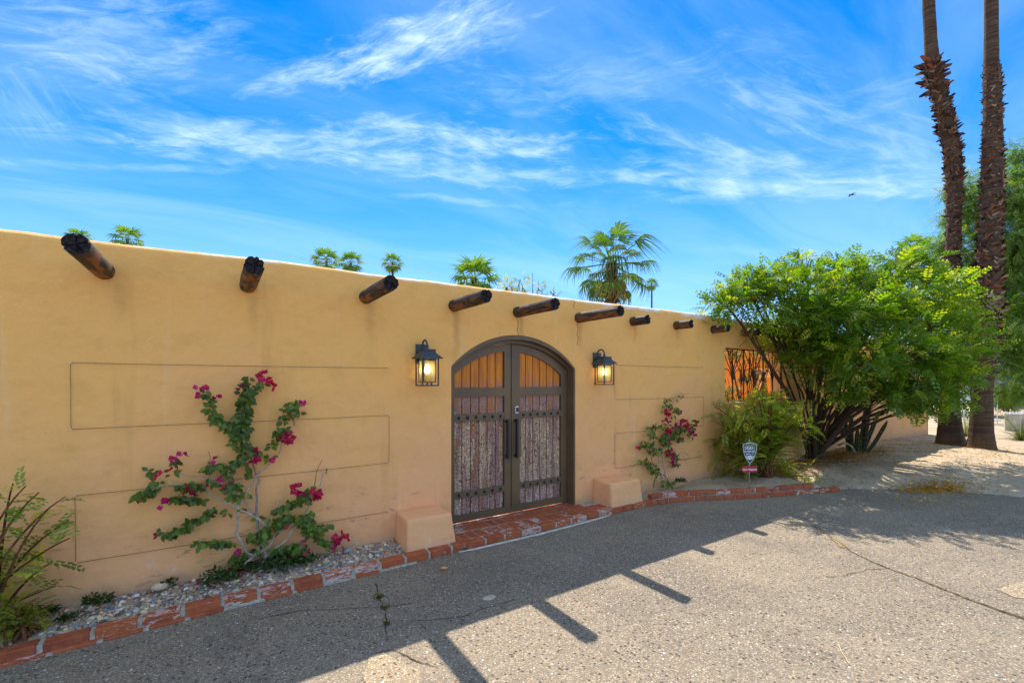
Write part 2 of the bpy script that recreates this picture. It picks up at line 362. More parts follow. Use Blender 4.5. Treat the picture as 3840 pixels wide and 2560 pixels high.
def mat_plank():
    m, k, b, o = mat('weathered_plank'); oi = k.n('ShaderNodeObjectInfo'); rnd = oi.outputs['Random']
    P = geo(k); z = k.sep(P)[2]; Q = k.vm('ADD', P, k.comb(k.m('MULTIPLY', rnd, 50), 0, k.m('MULTIPLY', rnd, 23)))
    gr = k.noise(k.mapping(Q, (28, 28, 1.6)), 1, 5, .65, .5)
    var_ = k.mix(k.ss(gr, .3, .7), (.74, .25, .010), (.48, .12, .008))            # sound orange varnish
    fl = k.noise(k.mapping(Q, (16, 16, 3.2)), 1, 6, .7, .8)
    pk = k.mix(k.ss(gr, .3, .7), (.40, .225, .20), (.29, .15, .13))                # bloomed pinkish varnish
    lvl = k.m('ADD', z, k.m('MULTIPLY', k.m('SUBTRACT', fl, .5), 1.3))
    c = k.mix(k.ss(lvl, 1.72, 1.42), var_, pk)
    c = k.mix(k.m('MULTIPLY', k.ss(fl, .5, .62), k.ss(z, 1.7, 1.3)), c, (.42, .14, .03))
    # alligatored varnish: plates of old cream wood between dark cracks
    warp = k.vm('ADD', Q, k.vm('MULTIPLY', k.noise(Q, 9, 2, .5, 0, 1), (.06, .06, .06)))
    vd = k.n('ShaderNodeTexVoronoi', feature='DISTANCE_TO_EDGE'); k.set(vd.inputs['Vector'], k.mapping(warp, (1.15, 1.15, .85))); vd.inputs['Scale'].default_value = 31
    vc = k.vor(k.mapping(warp, (1.15, 1.15, .85)), 31, 'F1', 'Color')
    cb = k.noise(k.mapping(Q, (13, 13, 1.2), (7, 0, 2)), 1, 4, .6)
    crz = k.m('MULTIPLY', k.ss(k.m('ADD', z, k.m('MULTIPLY', k.m('SUBTRACT', fl, .5), .9)), 1.45, 1.05), 1.)
    crm = k.m('MULTIPLY', k.ss(cb, .45, .52), crz)
    plate = k.mix(k.sep(vc)[0], (.74, .54, .33), (.50, .29, .21))
    plate = k.mix(k.ss(z, .7, .2, 0, .45), plate, (.52, .44, .46))
    c = k.mix(k.m('MULTIPLY', crm, .8), c, plate)
    ck = k.m('MULTIPLY', k.ss(vd.outputs['Distance'], .085, .04), k.ss(k.m('ADD', z, k.m('MULTIPLY', k.m('SUBTRACT', fl, .5), .8)), 1.62, 1.2))
    ck = k.m('MULTIPLY', ck, k.ss(fl, .32, .44, .35, 1.))
    c = k.mix(k.m('MULTIPLY', ck, .9), c, (.05, .03, .022))
    c = k.mix(k.m('MULTIPLY', k.ss(k.vor(Q, 60), .12, .07), k.ss(z, 1.6, 1.7, 0, .7)), c, (.12, .03, .01))
    k.set(b.inputs['Base Color'], c); b.inputs['Roughness'].default_value = .5; b.inputs['Specular IOR Level'].default_value = .4
    bump(k, b, k.m('SUBTRACT', k.m('MULTIPLY', gr, .5), k.m('MULTIPLY', ck, 1.)), .5, .003); return m
M['plank'] = mat_plank()

def mat_leaf(name='leaf', trans=.5, tint=(1.7, 1.7, .5), rough=.5, gloss=.035):
    m = bpy.data.materials.new(name); m.use_nodes = True; nt = m.node_tree; nt.nodes.clear(); k = N(nt)
    a = k.n('ShaderNodeAttribute', attribute_name='Col').outputs[0]
    P = geo(k); nz = k.ss(k.noise(P, 3, 3), .3, .7, .8, 1.2)
    x = k.n('ShaderNodeVectorMath', operation='SCALE'); k.set(x.inputs[0], a); k.set(x.inputs['Scale'], nz)
    d = k.n('ShaderNodeBsdfDiffuse'); k.set(d.inputs[0], x.outputs[0])
    t = k.n('ShaderNodeBsdfTranslucent'); k.set(t.inputs[0], k.vm('MULTIPLY', x.outputs[0], tint))
    mx = k.n('ShaderNodeMixShader'); mx.inputs[0].default_value = trans; k.set(mx.inputs[1], d); k.set(mx.inputs[2], t)
    g = k.n('ShaderNodeBsdfGlossy'); g.inputs['Roughness'].default_value = rough; k.set(g.inputs[0], (.9, .95, .9))
    m2 = k.n('ShaderNodeMixShader'); m2.inputs[0].default_value = gloss; k.set(m2.inputs[1], mx); k.set(m2.inputs[2], g)
    out = k.n('ShaderNodeOutputMaterial'); k.set(out.inputs[0], m2); return m
M['leaf'] = mat_leaf()
M['palmleaf'] = mat_leaf('palm_leaf', .42, (1.5, 1.7, .5), .6, .03)
M['flower'] = mat_leaf('bract', .35, (1.3, .8, 1.1), .6, .02)
def mat_attr(name, rough=.85, scale=25, bmp=.3, spec=.3):
    m, k, b, o = mat(name); a = k.n('ShaderNodeAttribute', attribute_name='Col').outputs[0]; P = geo(k)
    n = k.noise(P, scale, 4, .65); f = k.ss(n, .3, .7, .7, 1.25)
    x = k.n('ShaderNodeVectorMath', operation='SCALE'); k.set(x.inputs[0], a); k.set(x.inputs['Scale'], f)
    k.set(b.inputs['Base Color'], x.outputs[0]); b.inputs['Roughness'].default_value = rough; b.inputs['Specular IOR Level'].default_value = spec
    bump(k, b, n, bmp, .006); return m
M['pebble'] = mat_attr('pebble', .75, 60, .1); M['bark'] = mat_attr('bark', .9, 30, .6, .15)
M['flake'] = mat_attr('palm_boot', .8, 40, .3, .2); M['cactus'] = mat_attr('cactus_skin', .6, 20, .1)
def mat_palmbark():
    m, k, b, o = mat('palm_bark'); P = k.n('ShaderNodeTexCoord').outputs['Object']; z = k.sep(P)[2]
    r = k.noise(k.mapping(P, (1.2, 1.2, 14)), 1.3, 5, .7, .6); v = k.noise(k.mapping(P, (22, 22, 1.5)), 1, 4, .65)
    c = k.mix(k.ss(r, .35, .65), (.05, .032, .026), (.125, .082, .055)); c = k.mix(k.ss(v, .5, .7, 0, .7), c, (.055, .036, .03))
    c = k.mix(k.ss(z, .45, .0, 0, .5), c, (.22, .12, .045))
    k.set(b.inputs['Base Color'], c); b.inputs['Roughness'].default_value = .9; b.inputs['Specular IOR Level'].default_value = .15
    bump(k, b, k.m('ADD', r, k.m('MULTIPLY', v, .7)), .9, .03); return m
M['palmbark'] = mat_palmbark()

# ------------------------------------------------------------------ ground
b = MB(); b.add([(-500, -500, -.42), (500, -500, -.42), (500, 500, -.42), (-500, 500, -.42)], [(0, 1, 2, 3)])
tag(b.build('ground', M['sand']), 'dry sandy ground reaching the horizon', kind='structure')
KERBF = [(-6, 3.80), (-1, 3.775), (0, 3.825), (1.1, 3.845), (2.2, 3.865), (2.9, 3.875), (3.8, 3.895), (4.55, 3.885), (4.9, 3.862), (5.28, 3.775), (5.67, 3.60), (6.04, 3.42), (6.47, 3.255), (6.95, 3.09), (7.68, 2.84)]
def kerb_y(x):
    for (a, ya), (c, yc) in zip(KERBF, KERBF[1:]):
        if a <= x <= c: return ya + (yc - ya) * (x - a) / (c - a)
    return KERBF[-1][1]
EDGE = [(7.6, 2.95), (8.2, 2.62), (8.85, 2.3), (9.4, 1.5), (9.9, .2), (10.6, -2), (11.5, -6), (12, -14)]
rd = [(-9, -14), *[(p[0], p[1]) for p in reversed([(e[0] + .5, e[1] + .25) for e in EDGE])], (7.6, 3.1), *[(x, y + .06) for x, y in reversed(KERBF[:-1])], (-9, 3.85)]
me = bpy.data.meshes.new('driveway'); me.from_pydata([(x, y, 0) for x, y in rd], [], [tuple(range(len(rd)))]); me.materials.append(M['asphalt'])
drive = tag(link('driveway', me), 'worn grey asphalt driveway with exposed pebbles', kind='structure')
if me.polygons[0].normal.z < 0: me.flip_normals()

# sand bed and mound on the right
bnd = np.array([(x, y + .07) for x, y in KERBF if x > 4.5] + EDGE)
xs = np.concatenate([np.arange(4.62, 17, .065), np.linspace(17.1, 60, 50)])
ys = np.concatenate([np.linspace(-14, -.2, 40), np.arange(-.1, 4.5, .065), np.linspace(4.6, 30, 30)])
XX, YY = np.meshgrid(xs, ys, indexing='ij')
def seg_dist(px, py):
    best = np.full(px.shape, 1e9); pk = np.zeros(px.shape)
    for (ax, ay), (bx, by) in zip(bnd, bnd[1:]):
        dx, dy = bx - ax, by - ay; t = np.clip(((px - ax) * dx + (py - ay) * dy) / (dx * dx + dy * dy), 0, 1)
        qx, qy = ax + t * dx, ay + t * dy; d = np.hypot(px - qx, py - qy); sgn = np.where(dx * (py - ay) - dy * (px - ax) > 0, 1, -1)
        m_ = d < best; best = np.where(m_, d, best); pk = np.where(m_, sgn, pk)
    return best * pk
def snz(x, y, s, o=0): return mnoise.noise(Vector((x * s + o, y * s, o)))
def sand_h(x, y, sd):
    ed = np.where(x < 7.55, np.clip(sd / .05, 0, 1) * .115 + np.clip(sd / .5, 0, 1) * .03, np.clip(sd / .9, 0, 1) ** 1 * .10)
    r = np.hypot((x - 11.6) / 3.2, (y - 2.6) / 1.5); ed = ed + .10 * np.exp(-r * r) * np.clip(sd, 0, 1)
    far = np.clip((np.hypot(x - 12, y - 3) - 3.5) / 12, 0, 1); ed = ed - far * .45
    return np.where(sd > 0, ed, -.04 - np.clip(-sd, 0, 3) * .05)
SD = seg_dist(XX, YY); ZZ = sand_h(XX, YY, SD)
nz = np.array([[.034 * snz(x, y, 2.0) + .018 * snz(x, y, 6, 3) for y in ys] for x in xs]); ZZ = ZZ + nz * (SD > .1)
court = (YY > 4.35) & (XX < 18.0); ZZ = np.where(court, -.1, ZZ)
def sandz(x, y):
    s = seg_dist(np.array([x]), np.array([y])); return float(sand_h(np.array([x]), np.array([y]), s)[0]) + (.034 * snz(x, y, 2.0) + .018 * snz(x, y, 6, 3)) * (s[0] > .1)
nx, ny = XX.shape; idx = np.arange(nx * ny).reshape(nx, ny)
Fq = np.stack([idx[:-1, :-1], idx[1:, :-1], idx[1:, 1:], idx[:-1, 1:]], -1).reshape(-1, 4)
o = np_mesh('sand_bed', np.stack([XX, YY, ZZ], -1).reshape(-1, 3), Fq, M['sand'], smooth=True)
tag(o, 'pale sandy planting bed rising into a mound round the palms', kind='structure')

b = MB(); b.add([(-6, 4.56, .04), (18, 4.56, .04), (18, 11, .04), (-6, 11, .04)], [(0, 1, 2, 3)])
tag(b.build('courtyard_floor', M['cement']), 'pale courtyard floor behind the wall', kind='structure')
# gravel bed base on the left
gx = np.arange(-6, 1.56, .06); gy = np.linspace(3.88, 4.34, 9); V = []; 
for x in gx:
    for y in gy: V.append((x, y, .045 + .045 * (y - 3.88) / .46 + .012 * snz(x, y, 5) + .03 * math.exp(-((y - 4.33) / .05) ** 2) * max(0, .3 + snz(x, y, 1.7, 5))))
idx = np.arange(len(V)).reshape(len(gx), len(gy))
o = np_mesh('gravel_bed', V, np.stack([idx[:-1, :-1], idx[1:, :-1], idx[1:, 1:], idx[:-1, 1:]], -1).reshape(-1, 4), M['sand'], smooth=True)
tag(o, 'narrow soil strip between wall and brick kerb', kind='structure')

# ------------------------------------------------------------------ wall
ZT = [(-9, 2.64), (-1.2, 2.661), (-.54, 2.673), (.3, 2.69), (1.54, 2.696), (3.8, 2.707), (5.8, 2.735), (6.75, 2.743), (7.94, 2.725), (19, 2.74)]
def ztop(x):
    for (a, za), (c, zc) in zip(ZT, ZT[1:]):
        if a <= x <= c: return za + (zc - za) * (x - a) / (c - a) + .010 * snz(x, 0, 1.1) + .006 * snz(x, 2, 5) + .003 * snz(x, 4, 17)
WT = .30
wall = thing('stucco_wall', 'long tan stucco wall with arched gate opening and uneven whitish top edge', 'wall')
def arch_z(x): return 2.185 - 1.197 + math.sqrt(max(0, 1.197 ** 2 - (x - 2.945) ** 2))
bk = sorted(set([round(a, 3) for a in np.arange(-6, 18.01, .12)] + [2.07, 3.82, 7.19, 9.30, 18.0] + [round(a, 3) for a in np.linspace(2.07, 3.82, 37)]))
b = MB(); y0, y1 = D, D + WT
for xa, xb in zip(bk, bk[1:]):
    xm = (xa + xb) / 2
    if 2.07 < xm < 3.82: zl = [(arch_z(xa), arch_z(xb), None, None)]
    elif 7.19 < xm < 9.30: zl = [(-.3, -.3, 1.28, 1.28), (2.22, 2.22, None, None)]
    else: zl = [(-.3, -.3, None, None)]
    for za, zb, ta, tb in zl:
        top = ta is None; r = .05
        Ta = ztop(xa) - r if top else ta; Tb = ztop(xb) - r if top else tb
        b.add([(xa, y0, za), (xb, y0, zb), (xb, y0, Tb), (xa, y0, Ta)], [(0, 1, 2, 3)])
        b.add([(xa, y1, za), (xb, y1, zb), (xb, y1, Tb), (xa, y1, Ta)], [(3, 2, 1, 0)])
        if za > 0: b.add([(xa, y0, za), (xb, y0, zb), (xb, y1, zb), (xa, y1, za)], [(3, 2, 1, 0)])
        if not top: b.add([(xa, y0, Ta), (xb, y0, Tb), (xb, y1, Tb), (xa, y1, Ta)], [(0, 1, 2, 3)])
        else:
            prof = [(0, 0), (.008, .022), (.03, .04), (.06, .05), (WT - .06, .05), (WT - .03, .04), (WT - .008, .022), (WT, 0)]
            for (pa, ha), (pb, hb) in zip(prof, prof[1:]):
                b.add([(xa, y0 + pa, Ta + ha), (xb, y0 + pa, Tb + ha), (xb, y0 + pb, Tb + hb), (xa, y0 + pb, Ta + hb)], [(0, 1, 2, 3)])
for x, za, zb, sgn in ((2.07, -.3, arch_z(2.07), 1), (3.82, -.3, arch_z(3.82), -1), (7.19, 1.28, 2.22, 1), (9.30, 1.28, 2.22, -1), (18., -.3, 2.7, 1), (-6, -.3, 2.6, -1)):
    q = [(x, y0, za), (x, y1, za), (x, y1, zb), (x, y0, zb)]; b.add(q, [(0, 1, 2, 3) if sgn > 0 else (3, 2, 1, 0)])
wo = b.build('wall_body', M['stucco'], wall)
bm = bmesh.new(); bm.from_mesh(wo.data); bmesh.ops.remove_doubles(bm, verts=bm.verts, dist=.0005); bm.to_mesh(wo.data); bm.free()

b = MB()                                                              # inner house wall seen through the grille
b.box((4.5, 7.4, -.1), (7.9, 7.7, 2.95)); b.box((7.9, 7.4, -.1), (11.2, 7.7, .9)); b.box((7.9, 7.4, 2.0), (11.2, 7.7, 2.95)); b.box((11.2, 7.4, -.1), (17, 7.7, 2.95)); b.box((8.9, 7.42, .9), (9.2, 7.68, 2.0))
M['inner'] = simple('inner_stucco', (.78, .30, .05), .9, var=.12, scale=3, bmp=.2, spec=.1)
iw = thing('courtyard_wall', 'deep orange inner house wall seen through the iron grille', 'wall')
b.build('wall_body', M['inner'], iw)
b = MB(); b.box((14.1, 7.30, .2), (16.2, 7.39, 2.05)); M['inner2'] = simple('pale_panel', (.85, .55, .20), .9, var=.1, scale=3, bmp=.1); b.build('panel', M['inner2'], iw)
b = MB(); b.box((14.4, 7.27, 1.0), (15.3, 7.295, 1.75)); b.build('panel', M['inner'], iw)
b = MB(); b.box((7.9, 7.5, .9), (8.9, 7.53, 2.0)); b.box((9.2, 7.5, .9), (11.2, 7.53, 2.0))
M['glass'] = simple('dark_glass', (.10, .09, .07), .12, var=.05, bmp=0); b.build('window_pane', M['glass'], iw)
b = MB(); b.box((4.4, 7.2, 2.95), (17, 8, 3.02)); b.build('roof_edge', M['inner'], iw)

# settled blocks beside the gate
def plinth(x0, x1, label):
    bm = bmesh.new(); zt = .35
    vs = [bm.verts.new(p) for p in ((x0 - .01, 3.935, .0), (x1 + .01, 3.935, .0), (x1 + .01, 4.31, .0), (x0 - .01, 4.31, .0), (x0 + .01, 3.985, zt), (x1 - .02, 3.985, zt - .004), (x1 - .02, 4.31, zt + .012), (x0 + .01, 4.31, zt + .015))]
    for q in ((0, 3, 2, 1), (4, 5, 6, 7), (0, 1, 5, 4), (1, 2, 6, 5), (2, 3, 7, 6), (3, 0, 4, 7)): bm.faces.new([vs[i] for i in q])
    bmesh.ops.bevel(bm, geom=[e for e in bm.edges], offset=.022, segments=3, affect='EDGES', profile=.5)
    bmesh.ops.subdivide_edges(bm, edges=[e for e in bm.edges if e.calc_length() > .15], cuts=5, use_grid_fill=True)
    for v in bm.verts: v.co += Vector((snz(v.co.x, v.co.z, 6), snz(v.co.y, v.co.x, 6, 2), snz(v.co.x, v.co.y, 6, 4))) * .006
    me = bpy.data.meshes.new('stucco_block'); bm.to_mesh(me); bm.free(); me.materials.append(M['stucco_block'])
    me.polygons.foreach_set('use_smooth', [True] * len(me.polygons)); return tag(link('stucco_block', me), label, 'block', 'stucco blocks beside the gate')
plinth(1.46, 1.95, 'low pinkish stucco block left of the gate beside the gravel bed')
plinth(4.12, 4.70, 'low pinkish stucco block right of the gate beside the sandy bed')

# ------------------------------------------------------------------ bricks
def brick_mesh(lx, ly, lz, bev=.006, jit=.002):
    bm = bmesh.new(); bmesh.ops.create_cube(bm, size=1)
    for v in bm.verts: v.co = Vector((v.co.x * lx, v.co.y * ly, v.co.z * lz)) + Vector([random.uniform(-jit, jit) for _ in range(3)])
    bmesh.ops.bevel(bm, geom=list(bm.edges), offset=bev, segments=1, affect='EDGES')
    me = bpy.data.meshes.new('brick'); bm.to_mesh(me); bm.free(); me.materials.append(M['brick']); return me
kb = [brick_mesh(.205, .10, .085) for _ in range(5)]; kl = [brick_mesh(.195, .09, .06, .005) for _ in range(4)]; pv = [brick_mesh(.098, .198, .05, .005) for _ in range(5)]
def place(me, loc, rz, parent, tilt=.012):
    o = link('brick', me, parent); o.location = loc; o.rotation_euler = (random.uniform(-tilt, tilt), random.uniform(-tilt, tilt), rz + random.uniform(-.012, .012)); return o
def along(x0, x1, pitch, off=0):
    x = x0; out = []
    while x < x1:
        dy = kerb_y(x + pitch) - kerb_y(x); a = math.atan2(dy, pitch); xc = x + pitch / 2 * math.cos(a)
        out.append((xc, kerb_y(xc), a)); x += pitch * math.cos(a)
    return out
kerb = thing('brick_kerb', 'red brick kerb with peeling white paint edging the gravel bed', 'kerb')
step = thing('brick_step', 'red brick doorstep of paver rows in front of the arched gate', 'step')
kerb2 = thing('brick_kerb', 'curved two course brick kerb edging the sandy bed right of the gate', 'kerb')
for i, (x, y, a) in enumerate(along(-3.2, 1.98, .2305, 0)):
    place(random.choice(kb), (x, y + .052, .028 + random.uniform(-.003, .003)), a, kerb)
for (x, y, a) in along(-3.1, 1.3, .225):
    if random.random() < .8: place(random.choice(kl), (x, y + .018, -.012 + random.uniform(-.004, .003)), a, kerb)
b = MB()
def mort(x0, x1, st, off, z, w_, h):
    x = x0
    while x < x1: b.bar((x, kerb_y(x) + off, z), (x + st, kerb_y(x + st) + off, z), w_, h); x += st
mort(-3.3, 1.98, .1, .053, .026, .084, .072)
mort(-3.3, 1.5, .1, .02, -.004, .085, .03)
b.build('mortar', M['mortar'], kerb)
# step: front stretcher row, then paver rows
for (x, y, a) in along(2.02, 4.0, .2305): place(random.choice(kb), (x, y + .052, .022 + random.uniform(-.002, .002)), a, step, .006)
for r in range(3):
    yy = 4.083 + r * .208
    for i in range(22):
        x = 1.985 + .105 * i + (0, .05, .02)[r]
        if r >= 1 and not (2.0 < x < 3.83): continue
        if r == 0 and x > 4.12: continue
        place(random.choice(pv), (x, yy, .037 + random.uniform(-.0025, .0025)), 0, step, .008)
b = MB(); b.box((1.96, 3.965, -.02), (4.16, 4.29, .057)); b.box((2.0, 4.29, -.02), (3.81, 4.75, .057))
mort(2.0, 4.1, .1, .053, .02, .084, .074)
b.build('mortar', M['mortar'], step)
b = MB(); pts = []
V = []; n_ = 40
for i in range(n_ + 1):
    x = 1.93 + (4.0 - 1.93) * i / n_; y = kerb_y(x) - .003; w_ = .02 + .022 * abs(snz(x, 0, 4)) + .01 * snz(x, 1, 15)
    w_ *= min(1, i / 3, (n_ - i) / 4) if i not in (0, n_) else .1
    yo = y - .012 - .028 * math.sin(math.pi * i / n_)
    V += [(x, yo - w_, .0015), (x, yo - w_ * .3, .010), (x, yo + .012, .006)]
F = []
for i in range(n_): F += [(3 * i, 3 * i + 3, 3 * i + 4, 3 * i + 1), (3 * i + 1, 3 * i + 4, 3 * i + 5, 3 * i + 2)]
b.add(V, F); b.build('mortar_bead', M['cement'], step)
# right kerb
for (x, y, a) in along(4.05, 7.6, .205): place(random.choice(kl), (x - math.sin(a) * .045, y + math.cos(a) * .045, .030 + random.uniform(-.002, .002)), a, kerb2)
for (x, y, a) in along(4.80, 7.25, .205): place(random.choice(kl), (x - math.sin(a) * .065, y + math.cos(a) * .065, .101 + random.uniform(-.002, .002)), a, kerb2)
b = MB()
def mort(x0, x1, st, off, z, w_, h):
    x = x0
    while x < x1:
        dy = kerb_y(x + st) - kerb_y(x); a = math.atan2(dy, st); n_ = Vector((-math.sin(a), math.cos(a), 0)) * off
        b.bar(Vector((x, kerb_y(x), z)) + n_, Vector((x + st, kerb_y(x + st), z)) + n_, w_, h); x += st
mort(4.05, 7.55, .06, .047, .026, .074, .054); mort(4.82, 7.2, .06, .067, .090, .074, .060)
b.build('mortar', M['mortar'], kerb2)

# ------------------------------------------------------------------ roof beams
vx = [-.688, .209, 1.174, 2.10, 2.92, 3.87, 4.89, 5.86, 6.83, 7.77, 8.78, 9.75, 10.7, 11.65, 12.6, 13.6]
vz = [2.445, 2.445, 2.447, 2.45, 2.452, 2.46, 2.488, 2.498, 2.50, 2.50, 2.505, 2.505, 2.51, 2.51, 2.51, 2.51]
vl = [.75, .77, .74, .69, .70, .72, .27, .27, .27, .27, .29, .29, .28, .28, .28, .28]
desc = ['long dark round beam with split end at the far left of the wall', 'long beam pointing straight at the viewer above the bougainvillea', 'long dark beam between bougainvillea and left lantern',
        'long dark beam projecting above the left side of the gate arch', 'long dark beam projecting above the middle of the gate arch', 'longest dark beam projecting right of the gate arch near the big palm',
        'short beam stub nearest the longer beams', 'second short beam stub right of the long beams, with pale sunlit top', 'third short beam stub, just left of the grille window', 'short beam stub over the left corner of the grille window',
        'short beam stub half hidden by branches over the grille window', 'short beam stub behind the leaves past the grille window']
def viga(i):
    x, z, L = vx[i], vz[i], vl[i]; rd_ = random.Random(i * 5 + 1); nseg = 32; r0 = .0635
    t = thing('roof_beam', desc[i] if i < 12 else 'short beam stub hidden in the leafy tree crown', 'beam', (x, D, z), 'round roof beams projecting from the wall')
    V = []; ringy = [.12, -.01, *[-L * q / 8 for q in range(1, 8)], -L + .015, -L]
    notch = sorted(rd_.sample(range(nseg), 6)); ph = rd_.random() * 50
    for q, y in enumerate(ringy):
        for j in range(nseg):
            a = 2 * math.pi * j / nseg
            rr = r0 * (1 + .05 * mnoise.noise(Vector((math.cos(a) * 1.3, math.sin(a) * 1.3 + ph, y * 3))) + .035 * mnoise.noise(Vector((math.cos(a) * 7, math.sin(a) * 7 + ph, y * 2))))
            if q >= 5 and j in notch[:4]: rr *= .93
            yy = y
            if q >= 9:
                yy += rd_.uniform(-.008, .006)
                if j in notch: rr *= .90; yy += .008
            V.append((math.cos(a) * rr, yy, math.sin(a) * rr))
    F = [(q * nseg + j, (q + 1) * nseg + j, (q + 1) * nseg + (j + 1) % nseg, q * nseg + (j + 1) % nseg) for q in range(len(ringy) - 1) for j in range(nseg)]
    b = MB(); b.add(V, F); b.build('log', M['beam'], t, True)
    last = V[-nseg:]; b = MB(); VE = [(p[0], p[1], p[2]) for p in last]
    for s_ in (.62, .3):
        for j in range(nseg):
            p = last[j]; dp = .0
            if j in notch: dp = .014
            VE.append((p[0] * s_ * (1.1 if j in notch else 1), -L + .002 + dp + rd_.uniform(-.002, .003), p[2] * s_ * (1.1 if j in notch else 1)))
    VE.append((0, -L + .006, 0)); FE = []
    for q in range(2): FE += [(q * nseg + j, (q + 1) * nseg + j, (q + 1) * nseg + (j + 1) % nseg, q * nseg + (j + 1) % nseg) for j in range(nseg)]
    FE += [(2 * nseg + j, 3 * nseg, 2 * nseg + (j + 1) % nseg) for j in range(nseg)]
    b.add(VE, FE); b.build('end_grain', M['beam_end'], t)
for i in range(len(vx)): viga(i)

# ------------------------------------------------------------------ gate
gate = thing('arched_gate', 'arched double wooden gate with brown frame and peeling varnished planks', 'gate', (2.945, 4.42, .06))
GI = Matrix.Translation(-gate.location)
def gb(mb, name, m, parent, smooth=False):
    mb.v = [tuple(Vector(p) - gate.location) for p in mb.v]; return mb.build(name, m, parent, smooth)
def arc(R0, apex, xc, x): return apex - R0 + math.sqrt(max(0, R0 * R0 - (x - xc) ** 2))
out_a = lambda x: arch_z(x) - .003
mid_a = lambda x: arc(1.25, 2.135, 2.945, x)
lf_a = lambda x: arc(1.30, 2.092, 2.94, x)
pn_a = lambda x: arc(1.17, 2.0, 2.93, x)
b = MB()
def jamb_ring(xo0, xo1, fo, xi0, xi1, fi, ya, yb, z0=.06, n=40):
    # path outer and inner: up left, over, down right
    po = [(xo0, z0)] + [(xo0 + (xo1 - xo0) * i / n, fo(xo0 + (xo1 - xo0) * i / n)) for i in range(n + 1)] + [(xo1, z0)]
    pi = [(xi0, z0)] + [(xi0 + (xi1 - xi0) * i / n, fi(xi0 + (xi1 - xi0) * i / n)) for i in range(n + 1)] + [(xi1, z0)]
    m_ = len(po); V = [(x, ya, z) for x, z in po] + [(x, ya, z) for x, z in pi] + [(x, yb, z) for x, z in po] + [(x, yb, z) for x, z in pi]
    F = []
    for i in range(m_ - 1):
        F += [(i, m_ + i, m_ + i + 1, i + 1), (m_ + i, 3 * m_ + i, 3 * m_ + i + 1, m_ + i + 1), (2 * m_ + i, 2 * m_ + i + 1, 3 * m_ + i + 1, 3 * m_ + i), (i, i + 1, 2 * m_ + i + 1, 2 * m_ + i)]
    b.add(V, F)
jamb_ring(2.073, 3.817, out_a, 2.085, 3.795, mid_a, 4.303, 4.375)
jamb_ring(2.076, 3.814, out_a, 2.107, 3.782, lf_a, 4.375, 4.50)
gb(b, 'door_frame', M['paint'], gate)
def extr(b, poly, ya, yb):           # vertical plate from an outline in x,z
    n = len(poly); b.add([(x, ya, z) for x, z in poly] + [(x, yb, z) for x, z in poly], [tuple(range(n)), tuple(range(2 * n - 1, n - 1, -1))] + [(i, n + i, n + (i + 1) % n, (i + 1) % n) for i in range(n)])
